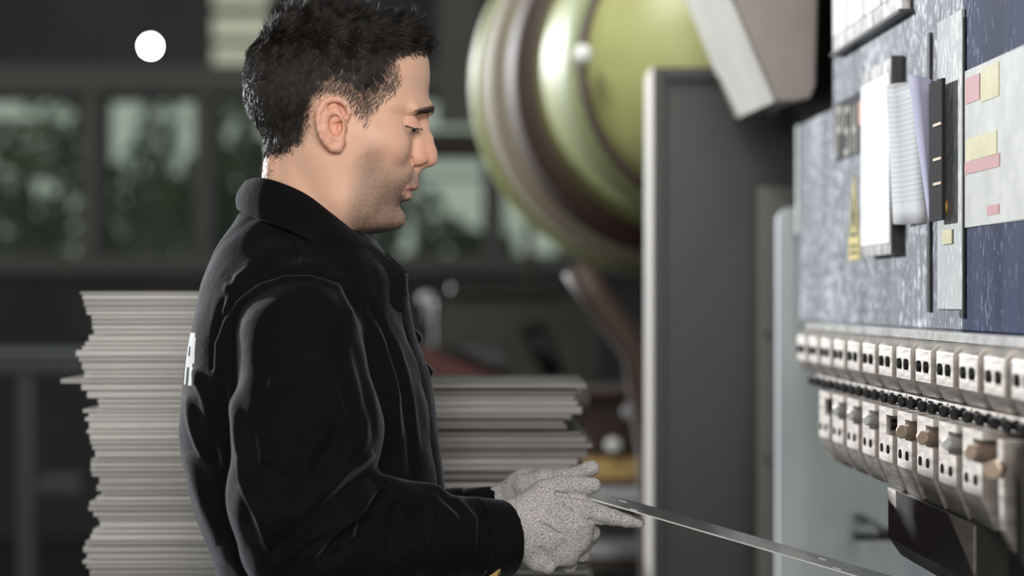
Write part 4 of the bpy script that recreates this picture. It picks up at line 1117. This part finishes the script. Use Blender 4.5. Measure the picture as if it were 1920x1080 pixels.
# curly clumps on the top
clx = np.sin(pt[:, 0] * .16 + 3 * np.sin(pt[:, 2] * .06)) ; cly = np.cos(pt[:, 0] * .11 + pt[:, 2] * .15)
bend[:, 0] += top * (.35 * clx + .25 * front); bend[:, 1] += top * (-.2 + .35 * cly + .30 * front); bend[:, 2] += top * .3 * np.sin(pt[:, 0] * .13)
amp = top * (3.5 + 2 * rng.random(len(pt))); ph = (pt[:, 0] * .12 + pt[:, 2] * .1 + rng.normal(0, .3, len(pt)))
a1 = np.tile(np.array([[.5, .7, .3]]), (len(pt), 1)); a2 = np.tile(np.array([[.3, -.4, .8]]), (len(pt), 1))
from mathutils import kdtree
nc = 1500; ci_ = rng.choice(len(pt), nc, replace=False); kd = kdtree.KDTree(nc)
for q_, i_ in enumerate(ci_): kd.insert(pt[i_], q_)
kd.balance(); near = np.array([kd.find(p_)[1] for p_ in pt]); cc = pt[ci_][near]; cf_ = d_[ci_][near]; cb_ = bend[ci_][near]
d_ = .45 * d_ + .55 * cf_; bend = .5 * bend + .5 * cb_ + (cc - pt) / L_h[:, None] * .30
strands('hair', pt - nn * .6, d_, bend, L_h, .50, hair_m, 5, person, curl=(amp, ph, a1, a2))
# short faded hair at temple, sideburn and above the ear
fdens = fade_z * np.where(hd > -3, 1, 0) * (1 - sstep(40, 60, hd)); fdens[(np.hypot((su - 622) / 41, (sv - 236) / 62) < 1)] = 0
pf_, ff = sample(Vh, Qh, fdens, 4800)
nf_ = Nh[Qh[ff, 0]].copy(); flip = ((pf_ - cen) * nf_).sum(1) < 0; nf_[flip] *= -1
cl = np.sin(pf_[:, 0] * .55 + pf_[:, 1] * .25) * np.sin(pf_[:, 1] * .4 - pf_[:, 0] * .1)
fd = np.stack([-.55 + .25 * cl, .8 + .2 * cl, 0 * cl], 1) + rng.normal(0, .15, pf_.shape) + nf_ * .3
short_m = mat('faded_brown_hair', (.060, .042, .032), .5)
strands('short_hair', pf_, fd, nf_ * -.1, rng.uniform(6, 12, len(pf_)) * np.where(cl > -.2, 1, .5), .30, short_m, 3, person)
# fine fuzz down the nape
nw = ((Vh[:, 0] < 524) & (Vh[:, 1] > 280) & (Vh[:, 1] < 345)).astype(float)
pn, fn_ = sample(Vh, Qh, nw, 700); nn_ = Nh[Qh[fn_, 0]].copy(); flip = ((pn - np.array([600, 330, 0.])) * nn_).sum(1) < 0; nn_[flip] *= -1
strands('nape_fuzz', pn, nn_ * .8 + np.array([0, .9, 0.]) + rng.normal(0, .25, pn.shape), nn_ * 0, rng.uniform(3, 7, len(pn)), .22, short_m, 2, person)
# brow and lashes
ptb, fb = sample(Vh, Qh, ((brow_d < 5.5 - 3 * brow_t) & (brow_t < .9) & (aw < 95)).astype(float) * (1.02 - brow_t) ** 2.5 , 1500)
nb = Nh[Qh[fb, 0]].copy(); flip = ((ptb - np.array([700, 220, 0.])) * nb).sum(1) < 0; nb[flip] *= -1
sg = np.sign(ptb[:, 2])
fl = np.stack([-.75 * np.ones(len(ptb)), .05 * np.ones(len(ptb)), sg * .5], 1) + rng.normal(0, .2, ptb.shape)
for sgn in (-1, 1):
    m_ = sg == sgn
    strands('eyebrow', ptb[m_], (nb * .45 + fl)[m_], (-nb * .1)[m_], rng.uniform(6, 10, m_.sum()), .36, hair_m, 3, person)
for sgn in (-1, 1):
    ls = []; ld = []
    path = [I(790, 240.5, sgn * 40), I(789.5, 241.5, sgn * 50), I(782, 240.5, sgn * 62), I(766, 236.5, sgn * 72.5), I(759, 234.5, sgn * 76)]
    for k in range(60):
        t = rng.random() ** .8 * (len(path) - 1); i = int(t); p = path[i] * (1 - (t - i)) + path[i + 1] * (t - i)
        ls.append(p + rng.normal(0, .5, 3)); ld.append(np.array([.42, .8, sgn * .35 * (t / 4)]) + rng.normal(0, .12, 3))
    ls, ld = np.array(ls), np.array(ld)
    strands('eyelashes', ls, ld, np.tile(np.array([[.1, -.25, 0]]), (len(ls), 1)), rng.uniform(3.5, 6.5, len(ls)), .34, hair_m, 3, person)
# stubble: very short hairs
ps, fs_ = sample(Vh, Qh, np.where(beard > .25, beard, 0), 9000)
ns = Nh[Qh[fs_, 0]].copy(); flip = ((ps - np.array([650, 330, 0.])) * ns).sum(1) < 0; ns[flip] *= -1
strands('stubble', ps, ns * .7 + np.array([.2, .6, 0.]) + rng.normal(0, .25, ps.shape), ns * 0, rng.uniform(1.0, 2.2, len(ps)), .13, hair_m, 1, person)

# ---- jacket
cloth = bpy.data.materials.new('black_cotton'); cloth.use_nodes = True
N = cloth.node_tree.nodes; L = cloth.node_tree.links; b = N['Principled BSDF']
b.inputs['Roughness'].default_value = .85; b.inputs['Specular IOR Level'].default_value = .10
b.inputs['Sheen Weight'].default_value = .20; b.inputs['Sheen Roughness'].default_value = .27; b.inputs['Sheen Tint'].default_value = (.75, .8, .9, 1)
tc = N.new('ShaderNodeTexCoord'); nz = N.new('ShaderNodeTexNoise'); nz.inputs['Scale'].default_value = 900; nz.inputs['Detail'].default_value = 3; L.new(tc.outputs['Object'], nz.inputs['Vector'])
nz2 = N.new('ShaderNodeTexNoise'); nz2.inputs['Scale'].default_value = 22; nz2.inputs['Detail'].default_value = 5; L.new(tc.outputs['Object'], nz2.inputs['Vector'])
base = mixc(nz2.outputs['Fac'], (.0026, .0027, .0031), (.0050, .0052, .0058))
pa = N.new('ShaderNodeAttribute'); pa.attribute_name = 'print'
st = N.new('ShaderNodeMapRange'); st.inputs['From Min'].default_value = .6; st.inputs['From Max'].default_value = 1.4; L.new(pa.outputs['Fac'], st.inputs[0])
base = mixc(st.outputs[0], base, (.80, .80, .80)); L.new(base, b.inputs['Base Color'])
bp = N.new('ShaderNodeBump'); bp.inputs['Strength'].default_value = .6; bp.inputs['Distance'].default_value = .0008
L.new(nz.outputs['Fac'], bp.inputs['Height']); bp2 = N.new('ShaderNodeBump'); bp2.inputs['Strength'].default_value = .55; bp2.inputs['Distance'].default_value = .006
L.new(nz2.outputs['Fac'], bp2.inputs['Height']); L.new(bp2.outputs[0], bp.inputs['Normal']); L.new(bp.outputs[0], b.inputs['Normal'])

J = Vol((325, 395, -450), (1010, 1470, 430), 3.7)
jt = np.array([ # v  xb   xf   b(half width)
 (395, 452, 640, 40), (410, 446, 660, 90), (425, 437, 680, 118), (450, 418, 705, 150), (475, 404, 722, 190), (500, 394, 738, 226), (530, 384, 750, 252), (560, 377, 757, 266), (600, 368, 764, 272), (640, 361, 774, 272),
 (700, 352, 796, 268), (750, 345, 806, 262), (800, 342, 812, 256), (850, 347, 820, 250), (900, 358, 826, 246), (950, 371, 830, 242), (1000, 386, 832, 240), (1035, 403, 833, 240), (1080, 415, 834, 242), (1200, 424, 838, 252), (1330, 420, 842, 262), (1470, 418, 846, 268)], float)
jv = np.arange(390, 1475, 1.0)
def jc(c):
    y = np.interp(jv, jt[:, 0], jt[:, c]); k = np.ones(15) / 15; return np.convolve(np.pad(y, 7, mode='edge'), k, 'valid')
JB, JF, JW = jc(1), jc(2), jc(3)
def torso(U, V, W):
    v1 = V.ravel(); xb = np.interp(v1, jv, JB)[None, :, None]; xf = np.interp(v1, jv, JF)[None, :, None]; bw = np.interp(v1, jv, JW)[None, :, None]
    # chest shallower to the sides, back rounded
    c = (xb + xf) / 2 - 12; a = np.where(U > c, xf - c, c - xb); n = 2.25
    rho = ((np.abs(U - c) / a) ** n + (np.abs(W) / bw) ** n) ** (1 / n)
    return np.maximum((rho - 1) * np.minimum(bw, 190) * .9 + 0 * a, 400 - V)
J.op(torso, (325, 395, -450), (900, 1475, 420), 0)
# shoulders and sleeves
J.chain([(I(566, 588, -205), 84), (I(566, 640, -258), 100), (I(577, 800, -292), 124), (I(560, 930, -305), 122)], 26)
J.chain([(I(560, 930, -305), 118), (I(575, 1010, -290), 112), (I(700, 1020, -240), 92), (I(800, 1010, -185), 82), (I(880, 1010, -150), 74)], 22)
J.chain([(I(566, 588, 205), 84), (I(566, 640, 258), 98), (I(580, 800, 292), 110), (I(590, 930, 300), 108), (I(640, 1010, 270), 95), (I(760, 985, 160), 62), (I(860, 957, 90), 40), (I(905, 950, 70), 32)], 20)
# crease where the forearm sleeve meets the upper sleeve, body shadow gap
J.chain([(I(760, 892, -330), 22), (I(715, 888, -350), 12), (I(690, 905, -370), 6)], 16, mode='s')
J.cap(I(800, 935, -215), I(730, 925, -285), 26, 30, 40)
# hollow neck opening
J.cap((600, 330, 0), (590, 440, 0), 102, 92, 4, mode='s')
Vj, Qj = J.nets(); Vj = relax(Vj, Qj, 2)
Nj = vnormals(Vj, Qj)
cj = np.array([590, 900, 0.]); 
if ((Vj - cj) * Nj).sum() < 0: Nj = -Nj
ju, jvv = to_img(Vj); nearm = sstep(-20, -60, Vj[:, 2]) * sstep(.2, -.1, Nj[:, 2])
disp = np.zeros(len(Vj))
def fold(poly, width, h, taper=True, side=None):
    global disp
    d, t = seg_dist(ju, jvv, poly); e = np.exp(-(d / (width * .8)) ** 2) * h * (1.55 if taper else 1.0)
    if taper: e *= np.clip(4 * t * (1 - t), 0, 1) ** .5
    disp += e * nearm
# elbow wrinkles
fold([(712, 868), (640, 930), (560, 1000), (500, 1045)], 16, -9)
fold([(700, 850), (650, 880), (600, 935)], 14, 7)
fold([(720, 900), (690, 950), (675, 1010), (600, 1060)], 13, -7)
fold([(700, 905), (660, 960), (560, 1020), (520, 1060)], 14, 7)
fold([(745, 940), (735, 990), (728, 1050)], 12, -6)
fold([(770, 930), (800, 960), (790, 1010), (740, 1060)], 16, 7)
fold([(820, 925), (860, 960), (868, 1000)], 13, -4)
fold([(850, 930), (885, 975), (888, 1040)], 10, 5)
fold([(640, 800), (600, 870), (560, 940)], 22, -6)
fold([(480, 870), (540, 900), (560, 960)], 20, -5)
fold([(700, 760), (670, 840), (610, 900)], 18, 5)
fold([(735, 905), (700, 925), (640, 985), (560, 1060)], 9, 8)
fold([(728, 915), (690, 945), (640, 1000), (590, 1060)], 8, -8)
fold([(760, 925), (815, 935), (870, 985), (880, 1050)], 13, 4)
fold([(610, 700), (640, 780), (655, 860)], 12, 4)
fold([(540, 760), (560, 860), (530, 960)], 14, -4)
fold([(450, 860), (470, 930), (520, 1000)], 10, 5)
# sleeve back edge wrinkles
fold([(432, 700), (446, 800), (462, 900), (500, 1000), (520, 1070)], 12, 8)
fold([(455, 780), (475, 850), (480, 930)], 12, -6)
fold([(500, 640), (480, 760), (500, 860)], 26, -4)
fold([(600, 620), (620, 740), (600, 840)], 26, 4)
fold([(660, 640), (690, 740), (700, 830)], 12, -5)
# shoulder seam (sleeve head) and collar seam, shoulder seam
fold([(398, 690), (402, 640), (415, 600), (440, 560), (480, 528), (530, 513), (580, 512), (640, 530), (668, 580), (685, 640), (705, 720)], 5, -5, False)
fold([(412, 690), (414, 640), (428, 600), (452, 566), (490, 537), (535, 522), (580, 521), (632, 538), (658, 590)], 7, 3.5, False)
fold([(553, 445), (556, 480), (560, 510)], 3.5, -3.5); fold([(563, 447), (568, 480), (570, 510)], 3.5, 3)
# back folds
fold([(470, 500), (430, 540), (415, 600), (402, 700)], 10, 6); fold([(440, 520), (415, 580), (405, 640)], 9, -6)
fold([(365, 690), (380, 750), (400, 850)], 10, 7); fold([(352, 740), (362, 800), (380, 860)], 9, 5); fold([(372, 720), (388, 790), (410, 880)], 10, -6)
fold([(350, 850), (380, 950), (410, 1020)], 14, 4)
# chest folds
fold([(690, 560), (730, 640), (760, 740), (775, 900)], 12, -5); fold([(720, 600), (760, 700), (785, 850)], 10, 5); fold([(700, 600), (735, 700), (750, 820)], 10, 5)
# cloth unevenness
q = Vj * .02
disp += 1.6 * np.sin(q[:, 0] * 1.7 + 2 * np.sin(q[:, 1] * .9)) * np.sin(q[:, 1] * 1.3 + 1.5 * np.sin(q[:, 2] * 1.1)) + .8 * np.sin(q[:, 0] * 3.1 + q[:, 1] * 2.2 + 2 * np.sin(q[:, 2] * 2))
Vj2 = Vj + Nj * disp[:, None]
# white print across the upper back
k_ = (D0 + Vj[:, 2] * S) / D0
pw, pvv = Vj[:, 2] + 34, Vj[:, 1]
inside = np.full(len(Vj), -10.0)
def rect(w0, w1, v0, v1):
    global inside
    inside = np.maximum(inside, np.minimum(np.minimum(pw - w0, w1 - pw), np.minimum(pvv - v0, v1 - pvv)))
rect(-86, -60, 622, 716); rect(-130, -86, 622, 646); rect(-136, -108, 630, 676); rect(-126, -86, 664, 684); rect(-132, -108, 684, 716)
inside = np.where(Nj[:, 0] < 0, inside, -10)
jacket = mesh_np('jacket', to_world(Vj2), Qj, cloth, person)
setattr_f(jacket, 'print', np.clip(inside / 3 + 1, -2, 4))

def ribbon(name, top, bot, m, parent, nsub=6, thick=4.0, bulge=6.0, mirror=False, nr=8):
    """loft between two figure-space polylines with rounded thickness"""
    def dense(p):
        p = np.array(p, float); n = len(p); out = []
        for i in range(n - 1):
            p0, p1, p2, p3 = p[max(i - 1, 0)], p[i], p[i + 1], p[min(i + 2, n - 1)]
            for j in range(nsub):
                t = j / nsub
                out.append(.5 * ((2 * p1) + (-p0 + p2) * t + (2 * p0 - 5 * p1 + 4 * p2 - p3) * t * t + (-p0 + 3 * p1 - 3 * p2 + p3) * t ** 3))
        out.append(p[-1]); return np.array(out)
    T, Bt = dense(top), dense(bot); n = len(T); V = []; 
    for j in range(nr + 1):
        t = j / nr; V.append(T * (1 - t) + Bt * t)
    V = np.array(V)
    # outward push
    c = np.array([590, 0, 0.]); o = V - c; o[..., 1] = 0; o /= np.linalg.norm(o, axis=2)[..., None]
    t = np.linspace(0, 1, nr + 1)[:, None, None]; V = V + o * bulge * np.sin(np.pi * t)
    Q = [(j * n + i, j * n + i + 1, (j + 1) * n + i + 1, (j + 1) * n + i) for j in range(nr) for i in range(n - 1)]
    ob = mesh_np(name, to_world(V.reshape(-1, 3)), np.array(Q), m, parent)
    so = ob.modifiers.new('thickness', 'SOLIDIFY'); so.thickness = thick * S; so.offset = 0
    bv = ob.modifiers.new('soft', 'BEVEL'); bv.width = thick * S * .35; bv.segments = 2; bv.limit_method = 'ANGLE'
    return ob
half_t = [(I(757, 509, -48)), I(712, 470, -62), I(668, 438, -84), I(620, 400, -100), I(572, 364, -102), I(520, 341, -86), I(484, 334, -50)]
half_b = [(I(746, 584, -96)), I(728, 566, -125), I(690, 533, -150), I(632, 484, -165), I(565, 443, -158), I(505, 418, -124), I(462, 402, -66)]
mir = lambda p: np.array([p[0], p[1], -p[2]])
topc = half_t + [np.array([463, 341, 0.])] + [mir(p) for p in half_t[::-1]]
botc = half_b + [np.array([447, 392, 0.])] + [mir(p) for p in half_b[::-1]]
collar = ribbon('collar', topc, botc, cloth, jacket, bulge=9, thick=5)
# collar stand between neck and fall
st_t = [p + np.array([-6, 3, 0]) for p in half_t[:1]] + half_t[1:]
stand = ribbon('collar_stand', [p * np.array([1, 1, .94]) + np.array([0, 4, 0]) for p in topc], [p * np.array([1, 1, .80]) + np.array([6, 2, 0]) for p in botc], cloth, jacket, bulge=-2, thick=4)
# front placket with its free edge
pk_t = [I(755, 512, -22), I(760, 560, -24), I(772, 630, -26), I(797, 700, -26), I(808, 760, -26), I(816, 830, -26), I(825, 900, -26), I(832, 980, -26)]
pk_b = [I(762, 512, 18), I(764, 560, 20), I(777, 630, 22), I(802, 700, 22), I(812, 760, 22), I(820, 830, 22), I(829, 900, 22), I(836, 980, 22)]
ribbon('placket', pk_t, pk_b, cloth, jacket, bulge=3, thick=5)
pk_t = [I(744, 560, -62), I(764, 640, -66), I(786, 720, -66), I(798, 800, -64), I(812, 870, -60), I(824, 930, -58)]
pk_b = [I(761, 556, -20), I(780, 640, -22), I(803, 720, -22), I(815, 800, -22), I(826, 870, -22), I(834, 930, -22)]
ribbon('front_edge', pk_t, pk_b, cloth, jacket, bulge=2, thick=5)
# far chest pocket flaps and their buttons seen past the front edge
for (u, v) in ((779, 634), (800, 697)):
    V = [I(u - 18, v - 26, 58), I(u + 2, v - 14, 60), I(u + 13, v, 64), I(u + 6, v + 14, 64), I(u - 16, v + 10, 60)]
    mb = MB(); A = [Vector(to_world(p)) for p in V]; Bq = [a + Vector((0, .03, 0)) for a in A]; mb.prism(A, Bq); mb.build('pocket_flap', cloth, jacket, bevel=.002)
# cuff band of the near sleeve with a brass button
brass = mat('brass_button', (.42, .28, .12), .3, .9)
cf = Vol((840, 900, -260), (1010, 1130, -20), 3)
a0, a1_ = I(886, 1013, -150), I(944, 1010, -118)
cf.cap(a0, a1_, 80, 72, 0); 
ax_ = (a1_ - a0) / np.linalg.norm(a1_ - a0)
def slab(lo, hi):
    def fn(U, V, W):
        q = (U - a0[0]) * ax_[0] + (V - a0[1]) * ax_[1] + (W - a0[2]) * ax_[2]
        return np.maximum(lo - q, q - hi)
    return fn
Lc = float(np.linalg.norm(a1_ - a0))
def tube_only(U, V, W):
    pu, pv_, pw_ = U - a0[0], V - a0[1], W - a0[2]; q = pu * ax_[0] + pv_ * ax_[1] + pw_ * ax_[2]
    t = np.clip(q / Lc, 0, 1.2); rr = 79 - 9 * t
    d = np.sqrt(np.maximum(pu * pu + pv_ * pv_ + pw_ * pw_ - q * q, 0))
    # slightly flattened band
    return np.maximum(np.maximum(d - rr, (rr - 7) - d), np.maximum(-2 - q, q - (Lc + 6 + .05 * (V - 1010))))
cf.F[:] = 1e3; cf.op(tube_only, cf.lo, cf.lo + np.array(cf.n) * 3, 0)
Vc, Qc = cf.nets(); Vc = relax(Vc, Qc, 2); cuff = mesh_np('cuff', to_world(Vc), Qc, cloth, jacket)
pb = to_world(I(924, 1070, -186)); mb = MB(); mb.tube([Vector(pb) + Vector((0, .004, .0)), Vector(pb) + Vector((0, -.003, -.001)), Vector(pb) + Vector((0, -.004, -.001))], [.0085, .0085, .006], 24); mb.build('button', brass, cuff, smooth=False)
# far cuff
mb = MB(); pf = [Vector(to_world(I(u, v, w))) for u, v, w in ((868, 953, 86), (900, 951, 72), (938, 949, 58))]
mb.tube(pf, [.0232, .0228, .0226], 32); cfar = mb.build('cuff', cloth, jacket, smooth=True)
# trousers and boots below the picture
Tz = Vol((400, 1380, -330), (860, 2960, 330), 8)
Tz.ell((612, 1400, 0), (195, 110, 240), 0)
for sgn in (-1, 1): Tz.chain([((610, 1440, sgn * 115), 135), ((636, 2140, sgn * 132), 98), ((612, 2880, sgn * 150), 82)], 24)
Tz.op(lambda U, V, W: np.maximum(1385 - V, V - 2930) + 0 * U + 0 * W, Tz.lo, Tz.lo + np.array(Tz.n) * 8, 0, 'i')
Vt, Qt = Tz.nets(); Vt = relax(Vt, Qt, 1); mesh_np('trousers', to_world(Vt), Qt, mat('dark_trousers', (.012, .012, .014), .9), person)
bootm = mat('black_leather_boot', (.012, .011, .01), .35)
for sgn in (-1, 1):
    Bo = Vol((510, 2820, sgn * 160 - 90), (830, 3022, sgn * 160 + 90), 5)
    Bo.chain([((600, 2860, sgn * 150), 62), ((602, 2955, sgn * 152), 60), ((740, 2975, sgn * 166), 46)], 14)
    Bo.op(lambda U, V, W: (V - 3018) + 0 * U + 0 * W, Bo.lo, Bo.lo + np.array(Bo.n) * 5, 0, 'i')
    V_, Q_ = Bo.nets(); V_ = relax(V_, Q_, 1); mesh_np('boot', to_world(V_), Q_, bootm, person)

# ---- gloves
glove_m = bpy.data.materials.new('speckled_knit'); glove_m.use_nodes = True
N = glove_m.node_tree.nodes; L = glove_m.node_tree.links; b = N['Principled BSDF']; b.inputs['Roughness'].default_value = .85; b.inputs['Specular IOR Level'].default_value = .2
tc = N.new('ShaderNodeTexCoord'); mp = N.new('ShaderNodeMapping'); mp.inputs['Scale'].default_value = (1000, 1000, 1400); L.new(tc.outputs['Object'], mp.inputs[0])
nz = N.new('ShaderNodeTexNoise'); nz.inputs['Scale'].default_value = 1; nz.inputs['Detail'].default_value = 3; nz.inputs['Roughness'].default_value = .6; L.new(mp.outputs[0], nz.inputs['Vector'])
r = N.new('ShaderNodeValToRGB'); r.color_ramp.elements[0].position = .40; r.color_ramp.elements[0].color = (.10, .097, .095, 1); r.color_ramp.elements[1].position = .54; r.color_ramp.elements[1].color = (.60, .57, .56, 1)
L.new(nz.outputs['Fac'], r.inputs[0]); L.new(r.outputs[0], b.inputs['Base Color'])
wv = N.new('ShaderNodeTexWave'); wv.wave_type = 'BANDS'; wv.bands_direction = 'Z'; wv.inputs['Scale'].default_value = 380; wv.inputs['Distortion'].default_value = 1.5
L.new(tc.outputs['Object'], wv.inputs['Vector'])
ad = N.new('ShaderNodeMath'); ad.operation = 'MULTIPLY_ADD'; ad.inputs[1].default_value = .22; L.new(wv.outputs['Fac'], ad.inputs[0]); L.new(nz.outputs['Fac'], ad.inputs[2])
bp = N.new('ShaderNodeBump'); bp.inputs['Strength'].default_value = .6; bp.inputs['Distance'].default_value = .0008; L.new(ad.outputs[0], bp.inputs['Height']); L.new(bp.outputs[0], b.inputs['Normal'])

G = Vol((880, 850, -190), (1225, 1100, 60), 1.6)
fl = ((0, 0, 1), 1.55)
# wrist, palm and back of the hand
G.chain([(I(915, 1006, -135), 52), (I(965, 996, -118), 56), (I(1020, 982, -108), 58), (I(1060, 982, -102), 48)], 12, flat=fl)
G.chain([(I(1000, 1018, -108), 40), (I(1050, 1022, -100), 36), (I(1075, 1005, -98), 34)], 12, flat=fl)
G.cap(I(1040, 945, -105), I(1085, 950, -95), 26, 22, 14)
G.chain([(I(985, 950, -112), 26), (I(1020, 925, -108), 24), (I(1048, 913, -104), 20), (I(1075, 910, -98), 16), (I(1098, 911, -92), 15.5), (I(1112, 910, -88), 14.5)], 7)
G.chain([(I(1070, 945, -98), 22), (I(1098, 957, -92), 21), (I(1125, 965, -88), 18), (I(1150, 970, -84), 15), (I(1175, 976, -80), 12.5), (I(1199, 981, -76), 9.5)], 6)
G.chain([(I(1068, 975, -102), 24), (I(1092, 985, -88), 20), (I(1108, 998, -66), 16), (I(1096, 1020, -46), 14), (I(1066, 1018, -42), 12)], 6)
G.chain([(I(1065, 1000, -104), 23), (I(1086, 1016, -90), 18), (I(1090, 1038, -66), 15), (I(1070, 1042, -48), 13), (I(1045, 1036, -44), 12)], 6)
G.chain([(I(1050, 1025, -104), 22), (I(1066, 1044, -92), 17), (I(1066, 1060, -72), 14), (I(1046, 1060, -54), 12)], 6)
G.chain([(I(988, 1028, -112), 26), (I(1008, 1052, -112), 19), (I(1026, 1062, -108), 15)], 8)
# creases
for a_, b_, r_ in [((1043, 925, -124), (1105, 937, -104), 3), ((1100, 976, -112), (1138, 985, -100), 3), ((1015, 1030, -140), (1028, 1056, -126), 3.4), ((1085, 1000, -118), (1100, 1008, -96), 3), ((1032, 960, -142), (1060, 985, -138), 2.2), ((1060, 950, -130), (1082, 966, -118), 2.4), ((1020, 985, -146), (1050, 1002, -138), 2.2)]:
    G.cap(I(*a_), I(*b_), r_, r_ * .6, 7, mode='s')
Vg, Qg = G.nets(); Vg = relax(Vg, Qg, 1)
g1 = mesh_np('glove', to_world(Vg), Qg, glove_m, person)
G2 = Vol((860, 830, -90), (1200, 1090, 130), 1.8)
G2.chain([(I(910, 949, 66), 24), (I(944, 938, 52), 31), (I(985, 922, 36), 41), (I(1030, 928, 22), 42), (I(1060, 935, 16), 36)], 10, flat=fl)
G2.chain([(I(985, 912, 22), 25), (I(1020, 904, 8), 24), (I(1055, 899, -6), 19), (I(1082, 890, -14), 15), (I(1102, 880, -20), 14), (I(1110, 878, -22), 14)], 7)
G2.chain([(I(1060, 950, 18), 20), (I(1100, 962, 14), 16), (I(1130, 966, 10), 14), (I(1150, 968, 8), 11)], 6)
G2.chain([(I(1058, 970, 18), 20), (I(1095, 990, 12), 16), (I(1108, 1008, -4), 13), (I(1094, 1022, -20), 12)], 6)
G2.chain([(I(1050, 985, 22), 20), (I(1080, 1008, 14), 15), (I(1090, 1030, 0), 13), (I(1076, 1036, -14), 12)], 6)
G2.chain([(I(1035, 995, 26), 19), (I(1060, 1022, 18), 14), (I(1066, 1040, 6), 12)], 6)
V2, Q2 = G2.nets(); V2 = relax(V2, Q2, 1)
g2 = mesh_np('glove', to_world(V2), Q2, glove_m, person)
